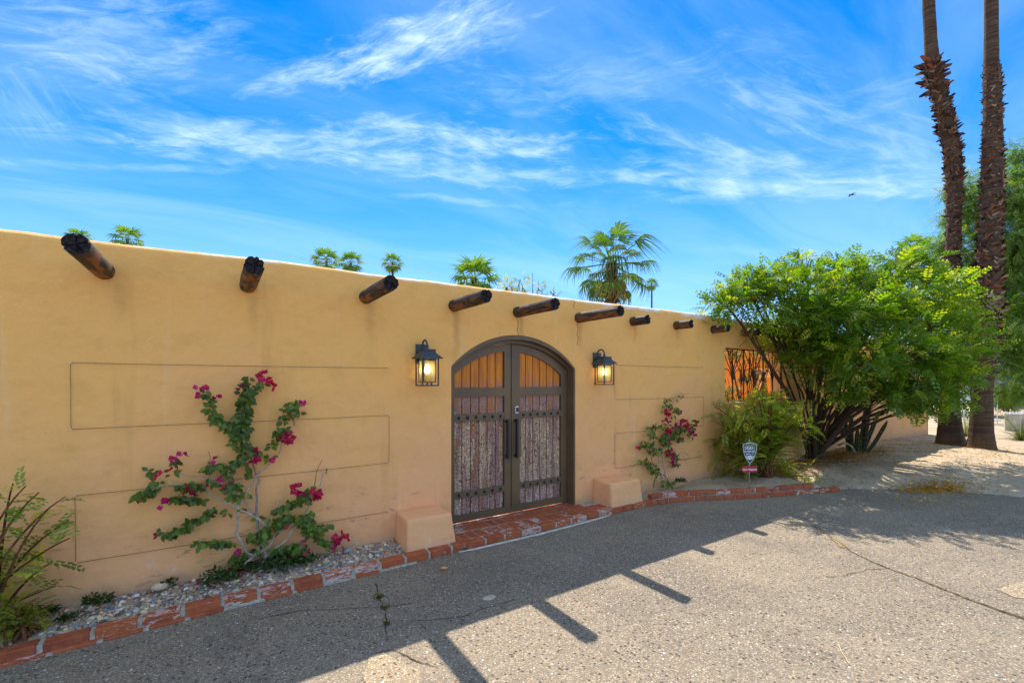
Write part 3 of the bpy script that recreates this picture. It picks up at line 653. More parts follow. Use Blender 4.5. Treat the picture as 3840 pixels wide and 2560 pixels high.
def leaf(x0, x1, p0, p1, left):
    b = MB(); zb = .082; ya, yb = 4.42, 4.47
    extr(b, [(x0, zb), (p0, zb), (p0, lf_a(p0) - .004), *[(x, lf_a(x) - .004) for x in np.linspace(p0, x0, 6)[1:]]], ya, yb)
    extr(b, [(p1, zb), (x1, zb), *[(x, lf_a(x) - .004) for x in np.linspace(x1, p1, 6)]], ya, yb)
    xx = np.linspace(p0, p1, 22)
    extr(b, [*[(x, pn_a(x)) for x in xx], *[(x, lf_a(x) - .004) for x in xx[::-1]]], ya + .0005, yb)
    b.box((p0, ya + .0005, 1.471), (p1, yb, 1.574)); b.box((p0, ya + .0005, zb), (p1, yb, .162))
    lo = gb(b, 'door_leaf', M['paint'], gate)
    n = 6; w_ = (p1 - p0) / n
    for i in range(n):
        xa = p0 + i * w_ - .002 + .003; xb = xa + w_ - .011; yy = 4.446 + random.uniform(-.0015, .0015)
        b = MB(); b.box((xa, yy, .155), (xb, 4.466, 1.478)); gb(b, 'plank', M['plank'], lo)
        b = MB(); q = [(xa, 1.568), (xb, 1.568), *[(x, pn_a(x) + .006) for x in np.linspace(xb, xa, 5)]]; extr(b, q, yy + .001, 4.466); gb(b, 'plank', M['plank'], lo)
    for z0, z1 in ((1.20, 1.278), (.345, .42)):
        b = MB(); extr(b, [(p0, z0), (p1, z0), (p1, z1), (p0, z1)], 4.424, 4.445); gb(b, 'strap', M['strap'], lo)
        for i in range(n):
            xc = p0 + (i + .5) * w_; zc = (z0 + z1) / 2; b = MB(); ns = 10; V = []
            for rr, yy in ((.0175, 4.4245), (.016, 4.416), (.009, 4.409)):
                V += [(xc + rr * math.cos(2 * math.pi * j / ns), yy, zc + rr * math.sin(2 * math.pi * j / ns)) for j in range(ns)]
            V.append((xc, 4.4065, zc)); F = [(q * ns + j, q * ns + (j + 1) % ns, (q + 1) * ns + (j + 1) % ns, (q + 1) * ns + j) for q in range(2) for j in range(ns)] + [(2 * ns + j, 2 * ns + (j + 1) % ns, 3 * ns) for j in range(ns)]
            b.add(V, F); gb(b, 'stud', M['iron'], lo, True)
    b = MB(); extr(b, [(p0, .15), (p1, .15), *[(x, pn_a(x) + .01) for x in np.linspace(p1, p0, 14)]], 4.467, 4.474); gb(b, 'backing', M['strap'], lo)
    b = MB(); hx = 2.838 if left else 2.968
    b.bar((hx, 4.375, .735), (hx, 4.375, 1.20), .026, .03, up=(0, 1, 0))
    b.bar((hx, 4.42, .76), (hx, 4.38, .76), .024, .024); b.bar((hx, 4.42, 1.175), (hx, 4.38, 1.175), .024, .024); gb(b, 'handle', M['iron'], lo)
    if not left:
        b = MB(); b.box((3.0, 4.405, .735), (3.045, 4.42, 1.20)); gb(b, 'handle_plate', M['paint'], lo)
        b = MB(); b.box((2.915, 4.408, .162), (2.935, 4.42, 2.08)); gb(b, 'astragal', M['paint'], lo)
        bm = bmesh.new(); bmesh.ops.create_cube(bm, size=1); bmesh.ops.scale(bm, vec=(.056, .024, .088), verts=bm.verts); bmesh.ops.bevel(bm, geom=list(bm.edges), offset=.008, segments=2, affect='EDGES')
        me = bpy.data.meshes.new('keypad'); bm.to_mesh(me); bm.free(); me.materials.append(M['silver']); o = link('keypad', me, lo); o.location = Vector((2.985, 4.408, 1.305)) - gate.location
        b = MB(); b.box((2.972, 4.384, 1.278), (2.998, 4.396, 1.332)); gb(b, 'thumb_turn', M['iron'], lo)
leaf(2.11, 2.908, 2.168, 2.820, True); leaf(2.912, 3.779, 3.039, 3.685, False)

# ------------------------------------------------------------------ lanterns
M['lglass'] = bpy.data.materials.new('lantern_glass'); M['lglass'].use_nodes = True
_k = N(M['lglass'].node_tree); _b = M['lglass'].node_tree.nodes['Principled BSDF']
_b.inputs['Base Color'].default_value = (1, .93, .75, 1); _b.inputs['Roughness'].default_value = .12; _b.inputs['Transmission Weight'].default_value = 1; _b.inputs['IOR'].default_value = 1.05
_P = _k.n('ShaderNodeTexCoord').outputs['Object']; bump(_k, _b, _k.vor(_P, 55), .3, .004)
_ms = _k.n('ShaderNodeMixShader'); _ms.inputs[0].default_value = .28; _df = _k.n('ShaderNodeBsdfTranslucent'); _df.inputs[0].default_value = (.9, .8, .55, 1)
_k.set(_ms.inputs[1], _b.outputs[0]); _k.set(_ms.inputs[2], _df); _k.set(M['lglass'].node_tree.nodes['Material Output'].inputs[0], _ms)
M['bulb'] = bpy.data.materials.new('lit_bulb'); M['bulb'].use_nodes = True; _b = M['bulb'].node_tree.nodes['Principled BSDF']
_b.inputs['Emission Color'].default_value = (1, .80, .40, 1); _b.inputs['Emission Strength'].default_value = 5.5; _b.inputs['Base Color'].default_value = (1, .9, .7, 1)
def frustum(b, x, y, rings):         # rings of (half width, z)
    V = []
    for w_, z in rings: V += [(x - w_, y - w_, z), (x + w_, y - w_, z), (x + w_, y + w_, z), (x - w_, y + w_, z)]
    F = [(0, 3, 2, 1), tuple(4 * (len(rings) - 1) + j for j in range(4))]
    for i in range(len(rings) - 1): F += [(4 * i + j, 4 * i + (j + 1) % 4, 4 * i + 4 + (j + 1) % 4, 4 * i + 4 + j) for j in range(4)]
    b.add(V, F)
def lantern(x, label):
    t = thing('wall_lantern', label, 'lantern', (x, D, 1.85), 'wall lanterns beside the gate')
    yc = -.145; w_ = .089; z0, z1 = -.252, .02       # local coordinates
    b = MB(); b.box((-.066, -.022, -.025), (.066, .002, .172)); b.build('backplate', M['lamp'], t)
    b = MB(); pts = [(0, -.02, .085)]
    for i in range(13):
        a = math.pi * (1.0 - i / 12); pts.append((0, -.083 + .062 * math.cos(a) * -1 * -1, .15 + .062 * math.sin(a)))
    pts = [(0, -.02, .10)] + [(0, -.083 + .062 * math.cos(math.pi * i / 12), .148 + .062 * math.sin(math.pi * i / 12)) for i in range(13)] + [(0, -.145, .118)]
    b.tube(pts, .0095, 8); b.tube([(0, -.145, .130), (0, -.145, .112)], .013, 10); b.tube([(0, yc, .14), (0, yc, .105)], [.02, .008], 8); b.build('arm', M['lamp'], t, True)
    b = MB(); frustum(b, 0, yc, [(.115, .02), (.118, .022), (.118, .034), (.103, .036), (.101, .046), (.085, .058), (.070, .076), (.062, .096), (.060, .1), (.068, .101), (.068, .112), (.060, .114), (.02, .118)]); b.build('hood', M['lamp'], t)
    b = MB(); q = .012
    for sx in (-1, 1):
        for sy in (-1, 1): b.bar((sx * (w_ - q / 2), yc + sy * (w_ - q / 2), z0), (sx * (w_ - q / 2), yc + sy * (w_ - q / 2), z1), q)
    for s_ in (-1, 1):
        b.bar((-w_ + q, yc + s_ * (w_ - q / 2), z0 + q / 2), (w_ - q, yc + s_ * (w_ - q / 2), z0 + q / 2), q); b.bar((s_ * (w_ - q / 2), yc - w_ + q, z0 + q / 2), (s_ * (w_ - q / 2), yc + w_ - q, z0 + q / 2), q)
    w2 = .062; zb = z0 + .035
    for sx in (-1, 1):
        for sy in (-1, 1): b.bar((sx * w2, yc + sy * w2, zb), (sx * w2, yc + sy * w2, z1), .008)
        b.bar((-w2, yc + sx * w2, zb + .004), (w2, yc + sx * w2, zb + .004), .0082); b.bar((sx * w2, yc - w2, zb + .004), (sx * w2, yc + w2, zb + .004), .0078)
        b.bar((-w2, yc + sx * w2, z1 - .012), (w2, yc + sx * w2, z1 - .012), .0082, .014)
    b.bar((.0, yc - w_ + q / 2, z0 + q / 2), (.0, yc + w_ - q / 2, z0 + q / 2), q * .9, q * .7); b.bar((0, yc, z0 + .008), (0, yc, zb + .004), .012); b.build('cage', M['lamp'], t)
    for a in range(4):
        b = MB(); s_ = (-1, 1)[a % 2]
        if a < 2: b.box((-w2 + .004, yc + s_ * (w2 - .001) - .001, zb + .008), (w2 - .004, yc + s_ * (w2 - .001) + .001, z1 - .019))
        else: b.box((s_ * (w2 - .001) - .001, yc - w2 + .004, zb + .008), (s_ * (w2 - .001) + .001, yc + w2 - .004, z1 - .019))
        b.build('glass_pane', M['lglass'], t)
    b = MB(); prof = [(.003, -.128), (.018, -.122), (.028, -.105), (.030, -.09), (.026, -.07), (.017, -.048), (.014, -.035)]
    b.tube([(0, yc, z) for r, z in prof], [r for r, z in prof], 14); b.build('bulb', M['bulb'], t, True)
    b = MB(); b.tube([(0, yc, -.036), (0, yc, .018)], .015, 10); b.build('socket', M['nail'], t, True)
lantern(1.737, 'dark metal wall lantern with lit bulb on the left side of the gate')
lantern(4.19, 'dark metal wall lantern with lit bulb on the right side of the gate')

# ------------------------------------------------------------------ trellis wires
def wire(path, label):
    t = thing('trellis_wire', label, 'wire', (path[0][0], D, path[0][1])); b = MB()
    for (a, c) in zip(path, path[1:]):
        A = Vector((a[0], 4.288, a[1])) - t.location; C = Vector((c[0], 4.288, c[1])) - t.location; n = 8
        b.tube([A.lerp(C, i / n) + Vector((random.uniform(-.001, .001), 0, random.uniform(-.0015, .0015) - .003 * math.sin(math.pi * i / n) * (abs(a[0] - c[0]) > .5))) for i in range(n + 1)], .0019, 5)
    b.build('wire', M['wire'], t, True)
    for p in path:
        b = MB(); q = Vector((p[0], 4.302, p[1])) - t.location; b.tube([q, q + Vector((0, -.016, 0))], .005, 6); b.build('anchor', M['nail'], t)
wire([(1.396, 1.776), (-.86, 1.777), (-.857, 1.313), (1.396, 1.315), (1.396, .849), (-.837, .846), (-.833, .375), (1.396, .373)], 'thin wire zigzag trellis behind the left bougainvillea')
wire([(6.567, 1.866), (4.527, 1.868), (4.527, 1.396), (6.567, 1.392), (6.567, .92), (4.527, .931), (4.527, .454), (6.567, .43)], 'thin wire zigzag trellis behind the small right bougainvillea')

# ------------------------------------------------------------------ window grille
gr = thing('window_grille', 'rusty wrought iron grille of fan shaped scrolls in the square wall opening', 'grille', (7.19, 4.38, 1.28))
b = MB(); yg = 0.0
b.bar((0, yg, .01), (2.11, yg, .01), .02); b.bar((0, yg, .93), (2.11, yg, .93), .02)
for x in (.02, .72, 1.40, 2.08): b.bar((x, yg, .0), (x, yg, .94), .02)
b.build('grille_frame', M['rust'], gr)
def curve(p0, p1, p2, p3, n=10):
    out = []
    for i in range(n + 1):
        t = i / n; q = 1 - t; out.append(tuple(q ** 3 * a + 3 * q * q * t * b_ + 3 * q * t * t * c + t ** 3 * d for a, b_, c, d in zip(p0, p1, p2, p3)))
    return out
for bx in (.37, 1.06, 1.74):
    b = MB(); b.tube([(bx, yg, .0), (bx, yg, .36)], .014, 6); f_ = MB()
    for s_ in (-1, 0, 1, -.5, .5):
        b.tube(curve((bx, yg, .36), (bx, yg, .55), (bx + s_ * .2, yg, .7), (bx + s_ * .31, yg, .92)), .008, 5)
    b.build('fan', M['rust'], gr, True)
    for s_ in (-1, 1):
        b = MB(); b.tube(curve((bx + s_ * .01, yg, .34), (bx + s_ * .05, yg, .62), (bx + s_ * .30, yg, .64), (bx + s_ * .30, yg, .48)), .008, 5)
        sp = [(bx + s_ * (.25 + .05 * (1 - i / 16) * math.cos(i * .55)), yg, .36 + .055 * (1 - i / 16) * math.sin(i * .55) * 1) for i in range(14)]
        b.tube(sp, .007, 5); b.tube([(bx + s_ * .30, yg, .49), (bx + s_ * .30, yg, .36)], .007, 5)
        b.tube([(bx + s_ * (.2 + .07 * (1 - i / 14) * math.cos(i * .6)), yg, .13 + .07 * (1 - i / 14) * math.sin(i * .6)) for i in range(12)], .007, 5); b.build('scroll', M['rust'], gr, True)

# ------------------------------------------------------------------ leaf templates
def quadleaf(w=.5, fold=.12, n=2):
    # pointed leaf of four quads: length 1 along x
    tv = [(0, 0, 0), (.35, w / 2, fold), (.38, 0, 0), (.35, -w / 2, fold), (.75, w * .34, fold * .5), (.75, -w * .34, fold * .5), (1, 0, -.08)]
    tf = [(0, 2, 1, 1), (0, 3, 2, 2)]
    return np.array(tv, float), np.array([(0, 2, 4, 1), (0, 3, 5, 2), (2, 6, 4, 4), (2, 5, 6, 6)])
LTV = np.array([(0, 0, 0), (.45, .26, .08), (1, 0, -.06), (.45, -.26, .08)], float); LTF = np.array([(0, 3, 2, 1)])
def pinnate(n=8, ll=.2, lw=.09, droop=.25, flat=True):               # a compound leaf of n pairs of leaflets, length 1
    V, F = [], []
    for i in range(n):
        x = .12 + .86 * i / (n - 1); z = -droop * x * x; s_ = 1 - .45 * abs(2 * (x - .5)) ** 2
        for sg in (-1, 1):
            a = R_(68 + random.uniform(-12, 12)); dx, dy = math.cos(a) * ll * s_, math.sin(a) * ll * s_ * sg; nx_, ny_ = -math.sin(a) * lw * s_ / 2, math.cos(a) * lw * s_ / 2 * sg
            b0 = len(V); zz = random.uniform(-.03, .03); V += [(x, 0, z), (x + dx * .5 + nx_, dy * .5 + ny_, z + .02), (x + dx, dy, z - .03 + zz), (x + dx * .5 - nx_, dy * .5 - ny_, z + zz)]
            F.append((b0, b0 + 3, b0 + 2, b0 + 1))
    b0 = len(V); V += [(0, .006, 0), (0, -.006, 0), (1, -.003, -droop), (1, .003, -droop)]; F.append((b0, b0 + 1, b0 + 2, b0 + 3))
    return np.array(V, float), np.array(F)
def cols(base, n, var=.25, alt=None, pa=.2):
    base = np.array(base); C = base[None] * (1 + var * (rng.random((n, 1)) - .5) * 2)
    C[:, 0] *= 1 + .2 * (rng.random(n) - .5)
    if alt is not None: m_ = rng.random(n) < pa; C[m_] = np.array(alt) * (1 + .3 * (rng.random((m_.sum(), 1)) - .5))
    return C

# ------------------------------------------------------------------ big leafy tree
def crown_tree(name, label, base, lobes, trunk_r, nstem, leaf_col, alt_col, pa, per, sprays, spr_len, trunk_col, flower=None, group=None, cat='tree', drop=0.):
    t = thing(name, label, cat, base, group); base = Vector(base); b = MB()
    stems = []
    for i, (c, r) in enumerate(lobes):
        c = Vector(c); 
        a = random.uniform(0, 6.28); st = base + Vector((math.cos(a) * trunk_r * 1.2, math.sin(a) * trunk_r * 1.2, 0))
        if nstem == 1: st = base
        dv = c - st; m1 = st + Vector((dv.x * .18, dv.y * .18, dv.z * .38)); m2 = st + Vector((dv.x * .6, dv.y * .6, dv.z * .72))
        pts = curve(st, m1, m2, c, 9); pts = [Vector(p) + Vector([random.uniform(-.02, .02) * min(1, q) for _ in range(3)]) for q, p in enumerate(pts)]
        tk = trunk_r * (random.uniform(.55, .8) if i % 5 == 0 else random.uniform(.16, .3)); rr = [tk * (1 - .8 * q / 9) + .006 for q in range(10)]
        b.tube([p - base for p in pts], rr, 7, c=tuple(np.array(trunk_col) * random.uniform(.8, 1.2)), caps=False)
        for q in range(7):
            s0 = Vector(pts[random.randint(5, 9)]); e = c + Vector([random.gauss(0, .5) * r for _ in range(3)]); mid = s0.lerp(e, .5) + Vector([random.uniform(-.08, .08) for _ in range(3)])
            b.tube([p - base for p in (s0, mid, e)], [.011, .008, .004], 4, c=tuple(np.array(trunk_col) * .9), caps=False)
    b.build('trunk', M['bark'], t, True)
    parts = []
    for tv, tf in sprays:
        P_, A_, N_, S_, C_ = [], [], [], [], []
        for c, r in lobes:
            n = int(per * r * r / .25 / len(sprays)); d = unit(rng.normal(size=(n, 3))); rad = r * (rng.random((n, 1)) ** .45) * (1 + .25 * np.clip(rng.normal(size=(n, 1)), -2, 1.6))
            p = np.array(c)[None] + d * rad * np.array([1.15, 1.15, .85]); keep = np.array([mnoise.noise(Vector(q) * 2.3) > -.22 for q in p]); p = p[keep]; d = d[keep]
            P_.append(p); A_.append(d + rng.normal(size=p.shape) * .6 + np.array([0, 0, .15 - drop])); N_.append(rng.normal(size=p.shape) * .5 + np.array([0, 0, 1.]))
            S_.append(spr_len * (.7 + .6 * rng.random(len(p)))); cc = cols(leaf_col, len(p), .3, alt_col, pa)
            C_.append(cc)
        parts.append(scatter(tv, tf, np.vstack(P_) - np.array(base)[None], np.vstack(A_), np.vstack(N_), np.concatenate(S_), np.vstack(C_)))
    V, F, C = cat_parts(parts); tag(np_mesh('foliage', V, F, M['leaf'], C, t), kind='stuff')
    if flower:
        n = flower[1]; li = rng.integers(0, len(lobes), n); P2 = []
        for q in li: c, r = lobes[q]; d = unit(rng.normal(size=3)); d[2] = abs(d[2]); P2.append(np.array(c) + d * r * 1.0 - np.array(base))
        V, F, C = scatter(LTV, LTF, np.repeat(P2, 9, 0) + rng.normal(size=(n * 9, 3)) * .035, rng.normal(size=(n * 9, 3)), rng.normal(size=(n * 9, 3)), .035 + .02 * rng.random(n * 9), cols(flower[0], n * 9, .3))
        tag(np_mesh('blossom', V, F, M['leaf'], C, t), kind='stuff')
    return t
lobes = []
for u, v, dep, r in [(1672, 700, 7.2, .30), (1720, 665, 7.5, .42), (1785, 640, 7.6, .42), (1760, 715, 7.5, .45), (1850, 665, 7.8, .50), (1840, 745, 7.6, .48), (1935, 640, 8.0, .50), (1925, 720, 7.3, .55), (2020, 640, 8.2, .52), (2015, 730, 7.4, .6),
                     (2095, 620, 8.4, .45), (2110, 700, 7.7, .58), (2185, 660, 8.6, .42), (2205, 730, 8.2, .5), (2235, 790, 8.2, .36), (2190, 810, 7.4, .55), (2100, 810, 7.0, .55), (1990, 815, 7.0, .5), (1900, 800, 7.4, .42), (1840, 800, 7.8, .3),
                     (2060, 880, 7.2, .42), (2150, 880, 7.2, .42), (2215, 860, 7.6, .36), (1970, 880, 7.6, .3), (1800, 780, 7.8, .25), (2000, 700, 9.2, .6), (2120, 740, 9.2, .6), (1900, 690, 9.0, .5), (2050, 612, 8.6, .3), (2210, 880, 7.2, .3), (2080, 920, 7.5, .3), (1880, 850, 7.4, .3), (1930, 900, 7.6, .25), (2215, 905, 7.6, .26), (2130, 930, 7.6, .28), (2235, 740, 8.4, .26), (1960, 622, 8.4, .22), (1840, 600, 8., .2)]:
    u = u - max(0, u - 2100) * .22
    lobes.append((T(u, v, dep), r * (1 + ((u - 1176) / 1020) ** 2) ** -.2))
random.seed(11)
sprA = [pinnate(5, .34, .21, .22), pinnate(4, .38, .23, .1), pinnate(6, .30, .19, .35)]
tb = G(1868, 1052, sandz(9.4, 3.9)); tb.z = sandz(tb.x, tb.y) - .03
crown_tree('leafy_tree', 'large multi stemmed tree with bright yellow green feathery leaves before the wall', tb, lobes, .075, 9, (.105, .20, .008), (.30, .36, .02), .20, 480, sprA, .19, (.085, .055, .038), flower=((.5, .28, .02), 14))

# feathery shrub beside the sign
def fern_shrub(name, label, base, tips, col_, alt, pa, n_leaf=9, L=.3, sprays=None, rad=.3, stemc=(.16, .07, .035), group=None):
    t = thing(name, label, 'shrub', base, group); base = Vector(base); b = MB(); P_, A_, N_ = [], [], []
    for tip in tips:
        tip = Vector(tip); st = base + Vector((random.uniform(-.08, .08), random.uniform(-.08, .08), 0)); dv = tip - st
        pts = [Vector(p) for p in curve(st, st + Vector((dv.x * .15, dv.y * .15, dv.z * .45)), st + Vector((dv.x * .6, dv.y * .6, dv.z * .85)), tip, 8)]
        b.tube([p - base for p in pts], [.010 * (1 - .75 * q / 8) + .0015 for q in range(9)], 5, c=tuple(np.array(stemc) * random.uniform(.7, 1.3)), caps=False)
        for q in range(n_leaf):
            f = .28 + .72 * (q + random.random()) / n_leaf; i = min(7, int(f * 8)); p = pts[i].lerp(pts[i + 1], f * 8 - i); dr = (pts[i + 1] - pts[i]).normalized()
            a = random.uniform(0, 6.28); o_ = dr.orthogonal().normalized(); o_ = Matrix.Rotation(a, 3, dr) @ o_
            P_.append(p - base); A_.append(o_ * .9 + dr * .5 + Vector((0, 0, .1))); N_.append(Vector((random.gauss(0, .35), random.gauss(0, .35), 1)))
    b.build('stems', M['bark'], t, True); parts = []; P_ = np.array(P_); A_ = np.array(A_); N_ = np.array(N_); n = len(P_); grp = rng.integers(0, len(sprays), n)
    for gI, (tv, tf) in enumerate(sprays):
        m_ = grp == gI; parts.append(scatter(tv, tf, P_[m_], A_[m_], N_[m_], L * (.65 + .6 * rng.random(m_.sum())), cols(col_, m_.sum(), .3, alt, pa)))
    V, F, C = cat_parts(parts); tag(np_mesh('foliage', V, F, M['leaf'], C, t), kind='stuff'); return t
sprB = [pinnate(10, .17, .085, .25), pinnate(11, .16, .08, .45), pinnate(9, .19, .09, .1)]
random.seed(5); fb = G(1762, 1092, .14); fb.z = sandz(fb.x, fb.y)
tips = []
for i in range(104):
    u = random.gauss(1760, 62); u = min(1880, max(1640, u)); vv = 900 + abs(u - 1765) * .42 + random.random() ** 1.6 * 150
    if i < 10: u, vv = 1628 + i * 6, random.uniform(925, 1010)
    tips.append(T(u, vv, 7.15 + random.uniform(-.55, .45)))
fern_shrub('feathery_shrub', 'feathery green shrub with arching stems behind the alarm sign', fb, tips, (.25, .31, .035), (.5, .46, .06), .22, 11, .29, sprB)
# shrub cut by the left edge
random.seed(9); lb = Vector((-1.24, 4.08, .08)); tips = []
sprC = [pinnate(6, .30, .20, .25), pinnate(6, .28, .19, .4), pinnate(5, .32, .21, .1)]
for i in range(17): tips.append(lb + Vector((random.gauss(-.16, .2), -abs(random.gauss(.05, .16)), random.uniform(.3, .86) * (1 - .12 * random.random()))))
for u, v in ((150, 1140), (158, 1195), (160, 1235), (120, 1160), (60, 1115), (120, 1290), (30, 1110), (90, 1130), (128, 1345), (100, 1400)): tips.append(W(u, v, 4.05))
fern_shrub('leafy_shrub', 'loose green shrub against the wall at the left edge', lb, tips, (.20, .30, .06), (.5, .52, .06), .22, 7, .145, sprC)
tips = [Vector((-1.02, 3.93, .07)) + Vector((random.gauss(0, .08), random.uniform(-.08, .08), random.uniform(.05, .22))) for _ in range(14)]
fern_shrub('yellow_seedling', 'small yellow green seedling at the foot of the left shrub', (-1.02, 3.97, .06), tips, (.22, .24, .03), (.3, .3, .04), .3, 6, .10, sprC)

# ------------------------------------------------------------------ bougainvilleas
def leaf_mesh(shape, c):
    b = MB(); w_, cup = shape
    b.add([(0, 0, 0), (.22, w_ * .42, .10), (.55, w_ * .5, .12), (.8, w_ * .24, .05), (1, 0, -.14), (.8, -w_ * .24, .05), (.55, -w_ * .5, .12), (.22, -w_ * .42, .10), (.5, 0, cup)],
          [(0, 8, 1), (1, 8, 2), (2, 8, 3), (3, 8, 4), (4, 8, 5), (5, 8, 6), (6, 8, 7), (7, 8, 0)], c)
    me = bpy.data.meshes.new('leaf'); me.from_pydata(b.v, [], b.f); at = me.attributes.new('Col', 'FLOAT_COLOR', 'POINT')
    at.data.foreach_set('color', np.array([(*q, 1) for q in b.c], np.float32).ravel()); me.materials.append(M['leaf']); me.polygons.foreach_set('use_smooth', [True] * len(me.polygons)); return me
random.seed(3)
LM = [leaf_mesh((w_, cu), c) for w_, cu in ((.72, -.02), (.62, .02)) for c in ((.085, .17, .008), (.11, .20, .010), (.05, .115, .006), (.17, .26, .015))]
def flower_mesh(n, c):
    b = MB()
    for i in range(n):
        ax = Vector((random.gauss(0, 1), random.gauss(-.6, .7), random.gauss(.1, 1))).normalized(); off = ax * .32 if n > 1 else Vector()
        for j in range(3):
            q = ax.orthogonal().normalized(); q = Matrix.Rotation(j * 2.1 + random.uniform(-.3, .3), 3, ax) @ q; s_ = ax.cross(q); d = (q * .9 + ax * .55).normalized(); L = .5 * random.uniform(.85, 1.15)
            o_ = off; cc = tuple(np.array(c) * random.uniform(.75, 1.2))
            b.add([o_, o_ + d * L * .45 + s_ * L * .58, o_ + d * L + ax * .05, o_ + d * L * .45 - s_ * L * .58, o_ + d * L * .5 + ax * -.05], [(0, 4, 1), (1, 4, 2), (2, 4, 3), (3, 4, 0)], cc)
        b.add([o_ + ax * .25, o_ + ax * .25 + Vector((.04, 0, .04)), o_ + ax * .3, o_ + ax * .25 - Vector((.04, 0, .04))], [(0, 1, 2, 3)], (.8, .7, .6)) if n > 2 else None
    me = bpy.data.meshes.new('flower'); me.from_pydata([tuple(v) for v in b.v], [], b.f); at = me.attributes.new('Col', 'FLOAT_COLOR', 'POINT')
    at.data.foreach_set('color', np.array([(*q, 1) for q in b.c], np.float32).ravel()); me.materials.append(M['flower']); return me
FM = [flower_mesh(1, (.52, .012, .085)), flower_mesh(1, (.46, .012, .14)), flower_mesh(2, (.52, .012, .09)), flower_mesh(2, (.45, .015, .16))]; FB = [flower_mesh(5, (.52, .012, .10)), flower_mesh(4, (.55, .012, .075))]
def orient(o, p, ax, nr, s):
    ax = Vector(ax).normalized(); nr = Vector(nr); nr = (nr - ax * nr.dot(ax)); nr = nr.normalized() if nr.length > 1e-4 else ax.orthogonal().normalized(); y = nr.cross(ax)
    m = Matrix((ax, y, nr)).transposed().to_4x4(); m = Matrix.Translation(p) @ m @ Matrix.Diagonal((s, s, s, 1)); o.matrix_local = m
def boug(label, base, branches, runs, flowers, conv, lsz, yoff=.09, dens=1.0, maxn=300):
    t = thing('bougainvillea', label, 'climbing plant', base); base = Vector(base); 
    b = MB()
    def at(p, y=None):
        u, v = conv(*p); return W(u, v, D - (y if y is not None else yoff))
    for pts, r, cc in branches:
        P = [at(p, max(.03, yoff * (1 - .5 * i / len(pts)))) - base for i, p in enumerate(pts)]
        # smooth
        Q = [P[0]]
        for i in range(len(P) - 1):
            p0 = P[max(i - 1, 0)]; p1 = P[i]; p2 = P[i + 1]; p3 = P[min(i + 2, len(P) - 1)]
            for s_ in (.33, .67, 1.):
                Q.append(.5 * ((2 * p1) + (p2 - p0) * s_ + (2 * p0 - 5 * p1 + 4 * p2 - p3) * s_ * s_ + (3 * p1 - p0 - 3 * p2 + p3) * s_ ** 3))
        Q = [q + Vector([random.uniform(-.003, .003) for _ in range(3)]) for q in Q]
        b.tube(Q, [r * (1 - .6 * i / len(Q)) for i in range(len(Q))], 7, c=cc)
    b.build('branches', M['bark'], t, True)
    L = []
    g_ = MB()
    for pts, hw in runs:
        P = [Vector(conv(*p)) for p in pts]; 
        if len(P) == 1: P = P + [P[0] + Vector((2, 2))]
        Wp = [W(p.x, p.y, D - yoff) for p in P]
        if len(pts) > 1: g_.tube([q - base + Vector((0, .015, 0)) for q in Wp], .0025, 4, c=(.12, .16, .05))
        tl = sum((bb - aa).length for aa, bb in zip(P, P[1:])); n = max(4, int(dens * (tl / 2.6 + 1.2) * (.75 + hw / 7)))
        for _ in range(n):
            s_ = random.random() * tl; i = 0
            while i < len(P) - 2 and s_ > (P[i + 1] - P[i]).length: s_ -= (P[i + 1] - P[i]).length; i += 1
            p = P[i].lerp(P[i + 1], min(1, s_ / max(1e-6, (P[i + 1] - P[i]).length))); a = random.uniform(0, 6.28); q = hw * random.random() ** .6
            uv = (p.x + math.cos(a) * q, p.y + math.sin(a) * q); w3 = W(uv[0], uv[1], D - random.uniform(.02, .04 + yoff * 1.3))
            L.append((w3, a))
    g_.build('twigs', M['bark'], t)
    random.shuffle(L); rest = L[maxn:]
    for w3, a in L[:maxn]:
        o = link('leaf', random.choice(LM), t)
        ax = Vector((math.cos(a) * .7 + random.gauss(0, .4), random.gauss(-.25, .35), -.55 + random.gauss(0, .45) - math.sin(a) * .25)); orient(o, w3 - base, ax, (random.gauss(0, .45), -1, random.gauss(.35, .4)), lsz * random.uniform(.7, 1.25))
    if rest:
        tv, tf = quadleaf(.62); n = len(rest); V, F, C = scatter(tv, np.array([(0, 2, 4, 1), (0, 3, 5, 2), (2, 5, 6, 4)]), [w3 - base for w3, a in rest], [(math.cos(a) * .7 + random.gauss(0, .4), random.gauss(-.25, .35), -.55 + random.gauss(0, .45)) for w3, a in rest],
            [(random.gauss(0, .45), -1, random.gauss(.35, .4)) for _ in rest], lsz * (.7 + .5 * rng.random(n)), cols((.09, .165, .016), n, .4))
        tag(np_mesh('small_leaves', V, F, M['leaf'], C, t), kind='stuff')
    for p, big in flowers:
        u, v = conv(*p); o = link('flower', random.choice(FB if big else FM), t); o.matrix_local = Matrix.Translation(W(u, v, D - yoff - random.uniform(.0, .05)) - base) @ Matrix.Rotation(random.uniform(0, 6.28), 4, 'Y') @ Matrix.Scale(lsz * (1.75 if big else 1.45), 4)
    return t
c3 = lambda x, y: (428.7 + x * .20833, 820.7 + y * .20833)
c4 = lambda x, y: (428.7 + x * .20833, 1102.5 + y * .20833)
c1 = lambda x, y: (x * .25, 759.5 + y * .25)
c2 = lambda x, y: (x * .26562, 1151.5 + .26562 * y)
idn = lambda x, y: (x, y)
m3 = lambda L: [c3(*p) for p in L]; m4 = lambda L: [c4(*p) for p in L]; m1 = lambda L: [c1(*p) for p in L]; m2 = lambda L: [c2(*p) for p in L]
gy, dk = (.42, .36, .30), (.20, .14, .10)
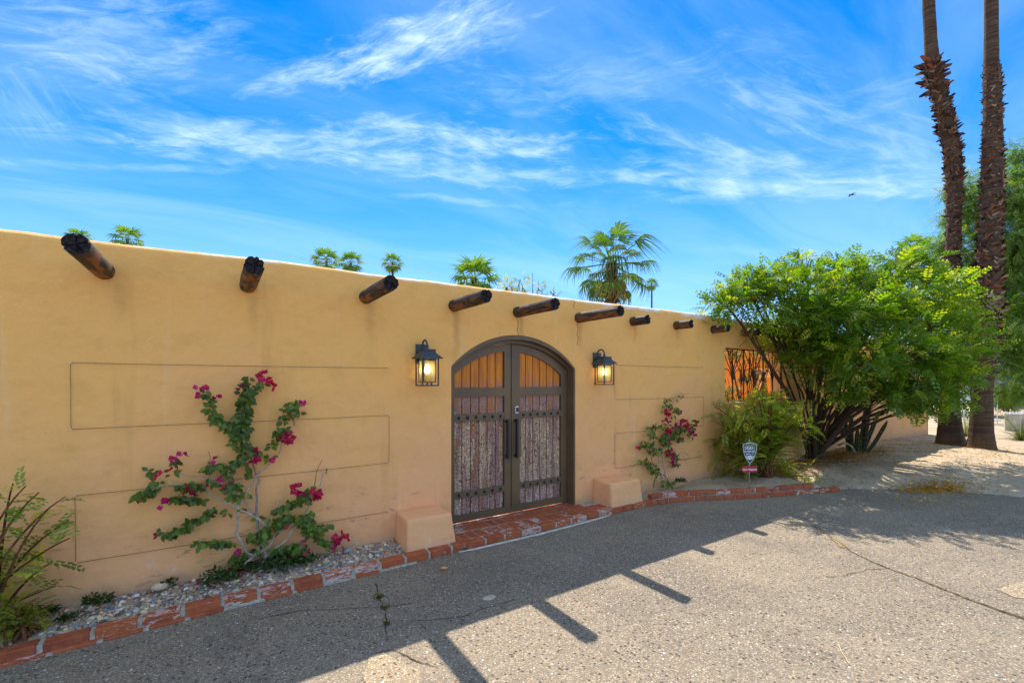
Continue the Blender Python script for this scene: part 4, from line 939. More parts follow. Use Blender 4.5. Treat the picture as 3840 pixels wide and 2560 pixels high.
Br = [(m4([(605, 1090), (612, 960), (660, 905), (735, 835), (790, 760), (800, 700), (870, 640), (885, 560), (880, 500), (790, 430), (700, 310), (620, 190)]), .013, gy),
      (m4([(735, 835), (660, 790), (600, 670), (555, 580), (560, 480), (570, 330), (600, 210), (660, 120), (745, 20)]) + m3([(770, 1300), (860, 1220), (960, 1130), (1020, 1050), (1050, 950), (1055, 880)]), .011, gy),
      (m4([(770, 1040), (830, 920), (870, 840), (860, 790), (820, 640), (790, 560), (780, 450), (765, 350), (775, 200), (765, 80), (800, 10)]) + m3([(770, 1300), (720, 1150), (690, 1050)]), .014, (.30, .25, .22)),
      (m4([(735, 835), (860, 770), (930, 700), (960, 620), (1000, 570), (1170, 520)]), .009, gy),
      (m4([(870, 845), (930, 790), (1060, 690), (1120, 630), (1150, 570), (1210, 510), (1250, 430), (1320, 340), (1370, 240), (1400, 170)]), .010, gy),
      (m4([(880, 500), (750, 400), (620, 340), (540, 300), (400, 230), (320, 190), (190, 120)]) + m1([(1560, 1405), (1440, 1445), (1330, 1490), (1240, 1540)]), .010, gy),
      (m3([(500, 1450), (400, 1400), (260, 1330), (100, 1310), (0, 1300)]) + m1([(1650, 1310)]), .006, gy),
      (m3([(720, 1330), (690, 1310), (650, 1200), (630, 1100)]), .006, dk), (m3([(250, 1300), (240, 1200), (262, 1110), (235, 1030)]), .004, dk),
      (m3([(1405, 1440), (1430, 1280), (1490, 1130)]), .004, dk), (m3([(1450, 1500), (1500, 1300), (1520, 1240)]), .006, (.45, .38, .32)), (m4([(970, 320), (1040, 200), (1090, 90)]) + m3([(1075, 1300)]), .004, (.5, .4, .3)),
      (m4([(720, 1040), (718, 960)]), .006, gy), (m4([(700, 880), (780, 860)]), .005, gy), (m4([(840, 440), (950, 380), (1000, 350)]), .004, dk), (m4([(610, 720), (510, 690)]), .003, dk)]
Ru = [(m3([(590, 900), (600, 700), (650, 500), (680, 400), (700, 350)]), 13), (m3([(640, 850), (650, 620)]), 11), (m3([(650, 340), (640, 290), (690, 210)]), 4), (m3([(710, 390), (780, 320), (850, 270)]), 6), (m3([(600, 380)]), 5),
      (m3([(580, 900), (450, 760), (330, 660), (250, 560), (230, 490)]), 9), (m3([(220, 440), (215, 350)]), 3.5), (m3([(265, 455)]), 4), (m3([(600, 930), (650, 1040), (700, 1090)]), 12), (m3([(720, 1040), (795, 1020)]), 7), (m3([(500, 960)]), 6),
      (m3([(600, 1120), (530, 1140), (470, 1220), (435, 1310)]), 6), (m3([(180, 1225), (260, 1215), (310, 1200), (380, 1170), (430, 1180)]), 5.5), (m3([(1220, 500), (1150, 540), (1100, 640)]), 12), (m3([(1075, 700), (1060, 680)]), 4),
      (m3([(1090, 770), (1010, 850), (990, 870)]), 12), (m3([(960, 940), (915, 1000)]), 5), (m3([(910, 1090)]), 8), (m3([(1240, 605)]), 6), (m3([(640, 1150), (685, 1250), (705, 1310)]), 3), (m3([(400, 1430), (480, 1400), (590, 1410)]), 6),
      (m3([(470, 1480), (510, 1540)]), 7), (m3([(270, 1380)]), 5), (m3([(240, 1330)]), 3), (m4([(590, 170), (570, 200)]), 5), (m4([(665, 155)]), 4), (m4([(1380, 90), (1300, 160), (1240, 190), (1200, 250), (1080, 290), (970, 350)]), 8),
      (m4([(1200, 440), (1100, 400), (1050, 440), (960, 500), (860, 530), (760, 610), (700, 620)]), 10), (m4([(1230, 400), (1300, 400), (1350, 470), (1450, 520), (1590, 490)]), 7), (m4([(1230, 450), (1300, 520), (1370, 590), (1450, 620), (1530, 690), (1600, 710)]), 8),
      (m4([(1395, 325)]), 8), (m4([(940, 800), (1000, 760), (1090, 740), (1220, 700), (1260, 720), (1290, 830)]), 8), (m4([(490, 890), (560, 830), (650, 800)]), 8), (m4([(580, 930)]), 7), (m4([(110, 700), (160, 690), (250, 690), (340, 690), (430, 680), (510, 690)]), 6),
      (m4([(455, 330)]), 9), (m4([(590, 320)]), 4), (m4([(780, 390)]), 3), ([(372, 1226), (414, 1220), (430, 1207), (457, 1191), (478, 1180), (499, 1162)], 6), (m1([(1240, 1550), (1330, 1480), (1420, 1440)]), 7), (m1([(1460, 1390)]), 9),
      (m1([(1410, 1320), (1360, 1280)]), 4), (m1([(1580, 1290)]), 12), (m1([(1610, 1190)]), 4), (m1([(1650, 1440), (1750, 1420), (1840, 1430)]), 9), (m1([(1580, 1540), (1700, 1545), (1850, 1555)]), 6), (m4([(1180, 700), (1160, 800)]), 4),
      (m4([(870, 560), (850, 660)]), 9), (m4([(740, 790), (800, 780)]), 6), (m4([(1330, 120), (1330, 200)]), 8)]
Fl = [(c3(*p), 0) for p in ((105, 375), (215, 318), (145, 422), (318, 397), (562, 300), (1280, 525), (1142, 640), (945, 1140), (343, 1142), (378, 1348), (505, 1365), (390, 1440), (160, 1400), (110, 1460), (25, 1475), (1210, 1450), (1280, 1455), (1400, 1545), (1265, 520))]
Fl += [(c3(*p), 1) for p in ((855, 215), (905, 315), (1075, 835), (1120, 885), (720, 1050), (745, 1095))]
Fl += [(c4(*p), 0) for p in ((1370, 200), (1050, 530), (1285, 695), (1295, 770), (570, 795), (1670, 595), (1650, 745), (1740, 755), (645, 1000), (560, 1060), (960, 1045))] + [(c4(*p), 1) for p in ((1415, 195), (1425, 150), (1640, 660), (1730, 655), (1215, 100))]
Fl += [(c1(*p), 0) for p in ((1580, 1185), (1668, 1160), (1665, 1220), (1570, 1280), (1480, 1345), (1270, 1550), (1530, 1540), (1730, 1475), (1850, 1410))] + [(c2(1433, 42), 0), (c2(1360, 290), 0)]
boug('large sprawling bougainvillea with magenta flowers trained on the wall left of the gate', (.10, 4.2, .08), Br, Ru, Fl, idn, .05, .10, 1.15, 300)
c5 = lambda x, y: (1359.7 + x * .25, 857.5 + .25 * y); m5 = lambda L: [c5(*p) for p in L]
random.seed(21)
Br = [(m5([(665, 1010), (670, 900), (650, 800), (640, 700), (680, 600), (700, 480), (690, 400), (740, 270), (800, 190), (820, 180)]), .011, gy), (m5([(820, 182), (860, 190), (900, 178)]), .003, dk), (m5([(640, 1000), (620, 860), (600, 700), (560, 600), (545, 500)]), .009, gy),
      (m5([(650, 960), (560, 830), (530, 730), (440, 660)]), .006, dk), (m5([(600, 890), (440, 830), (365, 852), (338, 833)]), .005, dk), (m5([(700, 850), (770, 770), (830, 725), (870, 740), (890, 775)]), .004, dk), (m5([(720, 810), (850, 790), (1020, 755)]), .003, dk),
      (m5([(840, 780), (875, 835)]), .003, dk), (m5([(680, 650), (740, 590), (850, 520), (930, 460)]), .006, dk), (m5([(700, 960), (750, 920)]), .005, gy)]
Ru = [(m5([(690, 250), (685, 310)]), 9), (m5([(790, 240)]), 4), (m5([(815, 200)]), 3), (m5([(745, 300), (790, 335), (740, 380)]), 7), (m5([(610, 465), (548, 490), (545, 570), (590, 600)]), 7), (m5([(655, 460), (640, 490)]), 5), (m5([(440, 640), (500, 650), (560, 690), (630, 730)]), 9),
      (m5([(435, 790), (510, 810), (560, 870), (600, 910)]), 8), (m5([(640, 600), (700, 580), (750, 540), (830, 500), (900, 480), (930, 455)]), 11), (m5([(700, 700), (740, 740), (770, 840)]), 10), (m5([(880, 560), (920, 560)]), 7), (m5([(660, 1000), (740, 1010)]), 7), (m5([(690, 480), (780, 560)]), 10), (m5([(650, 620), (700, 680)]), 8), (m5([(840, 600), (760, 600)]), 6)]
Fl = [(c5(*p), 0) for p in ((715, 325), (805, 367), (660, 440), (740, 470), (770, 470), (785, 505), (858, 505), (895, 530), (910, 515), (940, 545), (805, 600), (428, 660), (742, 770), (755, 820), (565, 720), (695, 650), (700, 420))] + [(c5(*p), 1) for p in ((700, 352), (670, 520), (845, 450), (930, 455), (710, 718), (690, 540))]
boug('smaller bougainvillea with magenta flowers on the wall between block and sign', (5.55, 4.2, .14), Br, Ru, Fl, idn, .062, .10, 1.15, 260)
b = MB(); q0 = Vector((5.62, 4.05, .13)); b.tube([W(*c5(*p), 4.02) - q0 for p in ((568, 1050), (572, 985), (595, 940), (630, 922), (665, 935), (690, 965), (708, 1005), (712, 1020))], .005, 6); dt = b.build('drip_tube', M['iron'], None, True); dt.location = q0
tag(dt, 'black drip irrigation tube looping over the sand by the right bougainvillea', 'tube')

# ------------------------------------------------------------------ pebbles and litter
def ico():
    bm = bmesh.new(); bmesh.ops.create_icosphere(bm, subdivisions=2, radius=.5); V = np.array([v.co[:] for v in bm.verts]); F = np.array([[v.index for v in f.verts] for f in bm.faces]); bm.free(); return V, F
IV, IF = ico()
def pebbles(n, xr, yr, zf, s0, s1, pal, name, flat=.6):
    x = rng.uniform(*xr, n); y = rng.uniform(*yr, n); s_ = s0 + (s1 - s0) * rng.random(n) ** 2.2; z = np.array([zf(a, c) for a, c in zip(x, y)]) + s_ * .12
    parts = []
    for kx in range(4):
        m_ = np.arange(n) % 4 == kx; tv = IV * np.array([1.15, .85, flat]) * (1 + .22 * np.array([mnoise.noise(Vector(v) * 2.5 + Vector((kx * 9, 0, 0))) for v in IV]))[:, None]
        C = np.array(pal)[rng.integers(0, len(pal), m_.sum())] * (.75 + .65 * rng.random((m_.sum(), 1)))
        parts.append(scatter(tv, IF, np.stack([x[m_], y[m_], z[m_]], -1), rng.normal(size=(m_.sum(), 3)) * np.array([1, 1, .3]), np.array([0, 0, 1.]) + rng.normal(size=(m_.sum(), 3)) * .35, s_[m_], C))
    V, F, C = cat_parts(parts); return np_mesh(name, V, F, M['pebble'], C, smooth=True)
pal = [(.58, .44, .36), (.40, .22, .14), (.24, .22, .22), (.60, .57, .52), (.42, .28, .18), (.20, .21, .25), (.45, .33, .28), (.16, .12, .10), (.55, .45, .25)]
gz = lambda x, y: .045 + .045 * (y - 3.88) / .46
o = pebbles(3600, (-2.2, 1.45), (3.90, 4.28), gz, .013, .042, pal, 'gravel'); tag(o, 'mixed river pebbles between the wall and the brick kerb', kind='stuff')
o = pebbles(500, (4.8, 9), (3.3, 4.3), lambda x, y: sandz(x, y) - (.3 if y < kerb_y(x) + .14 else 0), .006, .02, [(.3, .23, .17), (.42, .35, .28), (.2, .15, .11)], 'grit'); tag(o, 'small loose stones on the sandy bed', kind='stuff')
o = pebbles(1500, (-1.5, 8), (.8, 3.8), lambda x, y: 0., .004, .011, [(.45, .40, .34), (.25, .2, .17), (.6, .56, .5), (.38, .22, .12)], 'loose_grit'); tag(o, 'loose grit scattered over the driveway', kind='stuff')
def stone(p, s, c, label, name='stone', catg='stone', flat=.5, rz=0):
    b = MB(); V = IV * np.array([1.5, 1., flat]) * (1 + .3 * np.array([mnoise.noise(Vector(v) * 2 + Vector(p)) for v in IV]))[:, None] * s; b.add(V, [tuple(f) for f in IF], c); o = b.build(name, M['pebble'], None, True); o.location = p; o.rotation_euler.z = rz; tag(o, label, catg)
stone(G(1020, 1307) + Vector((0, 0, .012)), .05, (.62, .26, .12), 'orange brick fragment lying on the asphalt before the step', 'brick_fragment', 'brick fragment', .5, -.4)
stone(G(1124, 1372) + Vector((0, 0, .003)), .075, (.5, .42, .33), 'flat tan stone chip in the shaded asphalt', 'flat_stone', 'stone', .16)
stone(Vector((W(625, 1196, 4.2).x, 4.2, .11)), .07, (.6, .45, .32), 'pale rounded stone at the foot of the wall', 'pale_stone', 'stone', .8) if 0 else stone(Vector((-.36, 4.2, .125)), .075, (.62, .46, .33), 'pale rounded stone at the wall foot left of the bougainvillea', 'pale_stone', 'stone', .8)
stone(Vector((.98, 4.2, .11)), .07, (.24, .32, .30), 'greenish grey stone at the wall foot right of the bougainvillea', 'grey_stone', 'stone', .6, .5)
stone(G(1186, 1237) + Vector((0, 0, .004)), .02, (.8, .8, .78), 'white chip on the asphalt below the step', 'white_chip', 'stone') if 0 else None
# low weeds
def weeds(name, label, spots, c, n=60, r=.1, s=.03, kind='stuff', catg=None):
    P_ = []
    for (x, y, z, rr, m_) in spots:
        for _ in range(m_): a = random.uniform(0, 6.28); q = rr * random.random() ** .6; P_.append((x + q * math.cos(a), y + q * math.sin(a) * .8, z + random.uniform(.0, rr * .5)))
    n = len(P_); V, F, C = scatter(LTV, LTF, P_, rng.normal(size=(n, 3)) * np.array([1, 1, .5]) + np.array([0, 0, .5]), rng.normal(size=(n, 3)) + np.array([0, 0, 1.]), s * (.5 + rng.random(n)), cols(c, n, .4)); o = np_mesh(name, V, F, M['leaf'], C)
    if kind: o['kind'] = kind
    o['label'] = label
    if catg: o['category'] = catg
    return o
weeds('ground_cover', 'low dark green weeds growing in the gravel', [(.02, 4.13, .1, .14, 320), (.42, 4.17, .1, .16, 380), (.62, 4.15, .1, .1, 160), (-.7, 4.2, .1, .08, 120), (-.82, 4.05, .08, .06, 60), (-.3, 4.22, .12, .05, 40), (.2, 4.2, .12, .1, 120), (5.72, 4.12, .15, .09, 130), (-.95, 4.2, .1, .06, 60)], (.04, .085, .015), s=.035)
def wd(u, v, r, m_, label, c=(.10, .12, .02)):
    p = G(u, v); weeds('weed', label, [(p.x, p.y, .0, r, m_)], c, s=.02, kind=None, catg='weed')
wd(870, 1372, .035, 60, 'small green weed in the asphalt crack below the kerb'); wd(884, 1396, .035, 40, 'brownish dry weed in the crack, nearer the viewer', (.14, .10, .03)); wd(888, 1434, .03, 35, 'small dry weed lowest of three in the short crack', (.13, .10, .02))
wd(1598, 1131, .03, 40, 'weed tuft at the kerb foot', (.2, .16, .03)) if 0 else None
p = G(1012, 1268); weeds('weed', 'moss tuft in the mortar joint left of the step', [(2.01, 3.845, .02, .02, 40)], (.06, .1, .02), s=.012, kind=None, catg='weed')
# fallen petals, leaf litter
def litter(name, label, n, gen, c, s, alt=None):
    P_ = np.array([gen() for _ in range(n)]); V, F, C = scatter(LTV, LTF, P_, rng.normal(size=(n, 3)) * np.array([1, 1, .15]), np.array([0, 0, 1.]) + rng.normal(size=(n, 3)) * .3, s * (.6 + .8 * rng.random(n)), cols(c, n, .4, alt, .4)); o = np_mesh(name, V, F, M['leaf'], C); tag(o, label, kind='stuff')
def lg(u, v, du, dv):
    def f():
        q = G(random.gauss(u, du), random.gauss(v, dv)); z = max(0, sandz(q.x, q.y)) + .012; return (q.x, q.y, z)
    return f
litter('fallen_petals', 'yellow fallen petals along the driveway edge', 1500, lg(2150, 1124, 48, 4.5), (.50, .27, .02), .03)
litter('fallen_petals', 'yellow petals scattered on the shaded asphalt', 500, lg(2130, 1150, 80, 10), (.45, .26, .03), .022)
litter('leaf_litter', 'brown and orange dry leaves under the leafy tree and cactus', 5200, lambda: (lambda x, y: (x, y, sandz(x, y) + .015))(random.gauss(10.2, 1.1), min(4.2, random.gauss(3.75, .3))), (.22, .10, .025), .035, (.40, .20, .03))
litter('leaf_litter', 'dry leaves scattered over the sandy mound', 4200, lambda: (lambda x, y: (x, y, sandz(x, y) + .012))(random.uniform(7.5, 15), random.uniform(1.5, 4.1)), (.2, .12, .05), .03, (.4, .26, .05))
litter('fallen_bracts', 'few magenta petals dropped on the gravel', 40, lambda: (random.choice([-.02, .3, -.38, .1]) + random.gauss(0, .12), random.uniform(4.02, 4.25), .10), (.45, .015, .12), .04)

# cracks, patches
def ribbon(pts, w_, m_, name='crack', z=.0045, rough=.3):
    P = [G(*p) for p in pts]; Q = []
    for a, c in zip(P, P[1:]):
        n = max(2, int((c - a).length / .03)); Q += [a.lerp(c, i / n) for i in range(n)]
    Q.append(P[-1]); V = []
    for i, q in enumerate(Q):
        d = (Q[min(i + 1, len(Q) - 1)] - Q[max(i - 1, 0)]).normalized(); s_ = Vector((-d.y, d.x, 0)); jit = .02 * snz(q.x, q.y, 6) + .012 * snz(q.x, q.y, 22, 4); ww = w_ * (.25 + 1.1 * abs(snz(q.x, q.y, 5, 8)) + .3 * random.random()); c_ = q + s_ * jit
        V += [(c_ + s_ * ww).to_tuple()[:2] + (z,), (c_ - s_ * ww).to_tuple()[:2] + (z,)]
    b = MB(); b.add(V, [(2 * i, 2 * i + 1, 2 * i + 3, 2 * i + 2) for i in range(len(Q) - 1)]); return b.build(name, m_, drive)
ribbon([(1868, 1208), (1905, 1230), (1950, 1262), (2000, 1290), (2060, 1312), (2140, 1342), (2230, 1378), (2352, 1422), (2500, 1480)], .012, M['crack_tan'])
ribbon([(1868, 1208), (1905, 1230), (1950, 1262), (2000, 1290), (2060, 1312), (2140, 1342), (2230, 1378), (2352, 1422), (2500, 1480)], .005, M['crack'], z=.0085)
ribbon([(1910, 1236), (1935, 1258)], .03, M['crack_tan'], z=.006)
ribbon([(2045, 1305), (1990, 1308), (1940, 1322), (1900, 1326)], .004, M['crack'])
ribbon([(862, 1340), (872, 1375), (884, 1400), (886, 1440), (893, 1470)], .006, M['crack'])
ribbon([(890, 1450), (960, 1425), (1050, 1418), (1120, 1395), (1180, 1378)], .004, M['crack'])
ribbon([(600, 1420), (700, 1400), (860, 1395), (950, 1385)], .004, M['crack']) 
ribbon([(860, 1500), (900, 1492), (950, 1515), (1010, 1530)], .005, M['crack'])
ribbon([(1500, 1170), (1580, 1185), (1640, 1180)], .004, M['crack'])
def patchpoly(pts, m_, name='patch', z=.004, ex=0.):
    P = [G(*p) for p in pts]; c_ = sum(P, Vector()) / len(P); Q = []
    for a, c in zip(P, P[1:] + P[:1]):
        n = max(2, int((c - a).length / .05))
        for i in range(n):
            q = a.lerp(c, i / n); d = (q - c_); q = q + d * (.09 * snz(q.x, q.y, 7) + .05 * snz(q.x, q.y, 20, 3)); Q.append((q.x, q.y, z))
    me = bpy.data.meshes.new(name); me.from_pydata(Q, [], [tuple(range(len(Q)))]); me.materials.append(m_); me.update()
    if me.polygons[0].normal.z < 0: me.flip_normals()
    return link(name, me, drive)
patchpoly([(1760, 1196), (1800, 1184), (1868, 1203), (1835, 1218), (1800, 1208)], M['patchmat'])
patchpoly([(848, 1512), (880, 1500), (925, 1520), (968, 1545), (960, 1600), (820, 1600)], M['patchmat'])
patchpoly([(2290, 1352), (2352, 1335), (2440, 1350), (2400, 1380), (2330, 1372)], M['patchmat'])
patchpoly([(1075, 1368), (1110, 1363), (1135, 1374), (1090, 1380)], M['patchmat']) if 0 else None
b = MB(); q0 = G(1940, 1505); b.tube([G(*p, z=.01) - q0 for p in ((1926, 1478), (1932, 1494), (1940, 1506), (1950, 1523))], .0025, 4); o = b.build('dry_straw', simple('straw', (.6, .5, .3), .8, bmp=0), None); o.location = q0; tag(o, 'pale dry straw lying on the sunlit asphalt', 'straw')
b = MB(); q0 = G(1762, 1260 + 730); b = None

# ------------------------------------------------------------------ palms
def fan_frond(nseg=20, petiole=.85, blade=1.0, droop=.5, c=(.06, .11, .02), spread=110, half=False):
    b = MB(); cp = (c[0] * 1.4, c[1] * 1.1, c[2])
    pp = [(petiole * i / 4, 0, -.06 * (i / 4) ** 2) for i in range(5)]
    for i in range(4):
        w_ = .022 - .002 * i; b.add([(pp[i][0], w_, pp[i][2]), (pp[i][0], -w_, pp[i][2]), (pp[i + 1][0], -w_, pp[i + 1][2]), (pp[i + 1][0], w_, pp[i + 1][2])], [(0, 1, 2, 3)], cp)
        b.add([(pp[i][0], 0, pp[i][2] - .015), (pp[i][0], 0, pp[i][2] + .015), (pp[i + 1][0], 0, pp[i + 1][2] + .015), (pp[i + 1][0], 0, pp[i + 1][2] - .015)], [(0, 1, 2, 3)], cp)
    o_ = Vector(pp[-1])
    for j in range(nseg):
        th = R_(-spread + 2 * spread * (j + .5) / nseg); L = blade * (1 - .25 * (abs(th) / R_(spread)) ** 2) * random.uniform(.88, 1.1); da = R_(spread) / nseg * .95; dr = droop * random.uniform(.6, 1.5)
        cc = tuple(np.array(c) * random.uniform(.65, 1.35)); V = []; K = 6
        for i in range(K + 1):
            s_ = i / K; r = L * s_; wv_ = math.tan(da) * min(r, L * .5) * (1 if s_ < .55 else max(.04, (1 - s_) / .45 * .9)); sag = dr * max(0, s_ - .45) ** 1.7 * L * 1.6; rr = r * (1 - .25 * dr * max(0, s_ - .5))
            cx = o_.x + math.cos(th) * rr; cy = math.sin(th) * rr; z = o_.z - sag - .10 * abs(math.sin(th)) * r
            px, py = -math.sin(th), math.cos(th); up = .35 * wv_
            V += [(cx + px * wv_, cy + py * wv_, z + up), (cx, cy, z), (cx - px * wv_, cy - py * wv_, z + up)]
        F = []
        for i in range(K): F += [(3 * i, 3 * i + 1, 3 * i + 4, 3 * i + 3), (3 * i + 1, 3 * i + 2, 3 * i + 5, 3 * i + 4)]
        b.add(V, F, cc)
    me = bpy.data.meshes.new('frond'); me.from_pydata([tuple(v) for v in b.v], [], b.f); at = me.attributes.new('Col', 'FLOAT_COLOR', 'POINT')
    at.data.foreach_set('color', np.array([(*q, 1) for q in b.c], np.float32).ravel()); me.materials.append(M['palmleaf']); me.update(); return me
random.seed(4)
FRB = [fan_frond(22, 1.1, .85, .9, (.055, .12, .015), 95), fan_frond(20, 1.2, .8, 1.2, (.085, .155, .015), 90), fan_frond(20, 1.05, .9, 1.4, (.045, .10, .018), 95), fan_frond(20, .95, .8, .7, (.12, .18, .02), 90)]
FRS = [fan_frond(12, .8, 1.05, .5, (.09, .18, .025)), fan_frond(12, .9, 1.0, .9, (.12, .20, .02))]
FRD = [fan_frond(16, .7, .95, 1.2, (.17, .11, .05))]
def flakes(b_path, rad_f, n, zr, rnd, s0, s1, t, up=1, name='leaf_bases', out=.55, colp=((.14, .07, .04), (.22, .12, .07), (.06, .03, .025), (.28, .09, .035), (.34, .24, .16), (.10, .055, .045))):
    # curved stubs of old leaf stalks round a trunk: b_path(z) -> centre
    tv = np.array([(0, .26, 0), (0, -.26, 0), (.45, .22, .05), (.45, -.20, .05), (.8, .15, .09), (.8, -.15, .09), (1.05, .08, .17), (.98, -.09, .15), (0, .26, -.1), (0, -.26, -.1), (.45, .2, -.03), (.45, -.2, -.03)], float)
    tf = np.array([(0, 1, 3, 2), (2, 3, 5, 4), (4, 5, 7, 6), (8, 10, 11, 9), (0, 2, 10, 8), (1, 9, 11, 3)])
    P_, A_, N_, S_, C_ = [], [], [], [], []
    for i in range(n):
        z = rnd.uniform(*zr); a = rnd.uniform(0, 6.283); rr = rad_f(z); c = b_path(z); o_ = Vector((math.cos(a), math.sin(a), 0)); tg = Vector((-math.sin(a), math.cos(a), 0)); P_.append(c + o_ * rr * .99)
        A_.append(Vector((0, 0, up)) * rnd.uniform(-.15, .9) + o_ * out * (rnd.uniform(-.1, .45) if rnd.random() < .85 else rnd.uniform(.5, 1.1)) + tg * rnd.choice((-1, 1)) * rnd.uniform(.2, 1.2)); N_.append(o_ + tg * rnd.uniform(-.3, .3)); S_.append(rnd.uniform(s0, s1) * (.72 if snz(z, a, 1.3, 4) > -.05 else .5)); C_.append(np.array(rnd.choice(colp)) * rnd.uniform(.45, .95))
    V, F, C = scatter(tv, tf, P_, A_, N_, S_, C_); return tag(np_mesh(name, V, F, M['flake'], C, t), kind='stuff')
def palm(label, hub, r, n, meshes, trunk_r=.2, zg=-.4, group='fan palms beyond the wall', boots=True, name='fan_palm', dead=0, lo=-65, path=None):
    s_ = r / 1.95; t = thing(name, label, 'palm tree', (hub.x, hub.y, zg), group); base = t.location; hb = hub - base; rnd = random.Random(int(abs(hub.x * 31 + hub.y * 17)))
    if path is None:
        b = MB(); K = 10; b.tube([hb * 0 + Vector((hb.x, hb.y, hb.z * i / K)) for i in range(K + 1)], [trunk_r * (1.45 if i == 0 else 1.1 - .012 * i) * (1.25 if i == K and 0 else 1) for i in range(K + 1)], 12); b.build('trunk', M['palmbark'], t, True)
        if boots: flakes(lambda z: Vector((0, 0, z)), lambda z: trunk_r * 1.05, int(120 * min(1, s_)), (hb.z - 1.6 * s_, hb.z), rnd, .18 * s_, .34 * s_, t)
    for i in range(n):
        f = (i + .5) / n; elv = R_(82 - (82 - lo) * f ** .9 + rnd.uniform(-6, 6)); a = i * 2.39996 + rnd.uniform(-.2, .2); ax = Vector((math.cos(a) * math.cos(elv), math.sin(a) * math.cos(elv), math.sin(elv)))
        up_ = Vector((0, 0, 1)) if elv < R_(70) else Vector((-math.cos(a), -math.sin(a), .2)); o = link('frond', rnd.choice(FRD if i >= n - dead else meshes), t); orient(o, hb + ax * .08 * s_, ax, up_, s_ * rnd.uniform(.86, 1.1) * (.85 if f < .15 else 1))
    return t
palm('largest fan palm beyond the wall, dark shaggy trunk top above the parapet', T(1404, 606, 24), 2.6, 38, FRB, .30, lo=-62, dead=2)
palm('medium fan palm cut off by the wall top above the gate', T(1089, 641, 40), 2.75, 36, FRS, .25)
for u, v, dep, r, lb_ in ((902, 603, 85, 2.5, 'small distant fan palm with visible thin trunk left of the medium palm'), (806, 603, 85, 3.0, 'right one of two small overlapping fan palms over the wall'), (750, 598, 80, 3.2, 'left one of two small overlapping fan palms over the wall'),
                       (293, 549, 75, 3.1, 'fan palm top peeping over the wall right of the far left beam'), (180, 545, 90, 2.5, 'fan palm tips just above the far left beam end'), (2097, 572, 60, 2.6, 'fan palm rising behind the leafy tree crown'), (1497, 652, 140, 2.6, 'tiny distant fan palm on a thin trunk right of the largest palm')):
    palm(lb_, T(u, v, dep), r, 28, FRS, .2 if dep < 120 else .25, boots=False)
palm('very small dark palm tuft left edge of the leafy tree, over the wall', T(1650, 700, 60), 1.3, 16, FRS, .2, boots=False)

# two near palm trunks
def near_palm(label, pts, rads, seed, zones):
    # pts: (u, v) centres with rads in pixels at depth dep
    base, dep = pts[0], pts[1]; P = [T(u, v, dep) for u, v, r in pts[2:]]; Rr = [r / 1020 * dep * .70 for u, v, r in pts[2:]]
    t = thing('palm_trunk', label, 'palm tree', (P[0].x, P[0].y, P[0].z), 'near palm trunks'); B0 = t.location.copy()
    zs = [p.z - B0.z for p in P]
    def cen(z):
        for i in range(len(zs) - 1):
            if zs[i] <= z <= zs[i + 1]: f = (z - zs[i]) / (zs[i + 1] - zs[i]); f = f * f * (3 - 2 * f) * .5 + f * .5; q = P[i].lerp(P[i + 1], f) - B0; return Vector((q.x, q.y, z))
        return Vector(((P[-1] - B0).x, (P[-1] - B0).y, z))
    def rad(z):
        for i in range(len(zs) - 1):
            if zs[i] <= z <= zs[i + 1]: f = (z - zs[i]) / (zs[i + 1] - zs[i]); return Rr[i] * (1 - f) + Rr[i + 1] * f
        return Rr[-1]
    b = MB(); V = []; nz_ = 150; nr = 28; zt = zs[-1]
    for i in range(nz_ + 1):
        z = (i / nz_) ** 1.15 * zt; c = cen(z); r = rad(z)
        for j in range(nr):
            a = 2 * math.pi * j / nr; q = r * (1 + .05 * mnoise.noise(Vector((math.cos(a) * 2, math.sin(a) * 2, z * 2 + seed))) + .035 * mnoise.noise(Vector((math.cos(a) * 5, math.sin(a) * 5, z * 9 + seed))) + (.10 * max(0, .35 - z) / .35 * abs(math.sin(a * 4 + seed))))
            V.append((c.x + math.cos(a) * q, c.y + math.sin(a) * q, z - .12 if i == 0 else z))
    F = [(i * nr + j, i * nr + (j + 1) % nr, (i + 1) * nr + (j + 1) % nr, (i + 1) * nr + j) for i in range(nz_) for j in range(nr)]
    b.add(V, F); b.build('trunk', M['palmbark'], t, True)
    rnd = random.Random(seed)
    for v0, v1, n, s0, s1, out in zones:
        z0 = H + (874.5 - v1) / 1020 * dep - B0.z; z1 = H + (874.5 - v0) / 1020 * dep - B0.z; flakes(cen, rad, n, (z0, z1), rnd, s0, s1, t, out=out, up=1)
    hub = cen(zt); b = MB()
    for i in range(34):
        f = (i + .5) / 34; elv = R_(80 - 150 * f + rnd.uniform(-6, 6)); a = i * 2.39996; ax = Vector((math.cos(a) * math.cos(elv), math.sin(a) * math.cos(elv), math.sin(elv))); o = link('frond', rnd.choice(FRB), t); orient(o, hub + ax * .1, ax, (0, 0, 1) if elv < R_(70) else (-math.cos(a), -math.sin(a), .2), rnd.uniform(.85, 1.1))
    return t, cen, rad, B0
near_palm('bent palm trunk nearer the wall with a shaggy flared collar of old leaf bases', [0, 10.6, (2186, 1034, 44), (2184, 1015, 37), (2182, 975, 29), (2181, 915, 24), (2182, 800, 20), (2183, 690, 19), (2188, 600, 19), (2192, 500, 18), (2192, 420, 21), (2188, 350, 22), (2174, 280, 21), (2162, 235, 19), (2150, 195, 20), (2144, 165, 21), (2140, 130, 18), (2137, 90, 16.5), (2133, 0, 16), (2128, -180, 16), (2122, -420, 17)], None, 3,
          [(145, 207, 150, .12, .34, 1.2), (205, 340, 380, .09, .24, .75), (340, 430, 260, .08, .20, .55), (430, 640, 400, .07, .17, .3), (640, 860, 200, .06, .14, .3)])
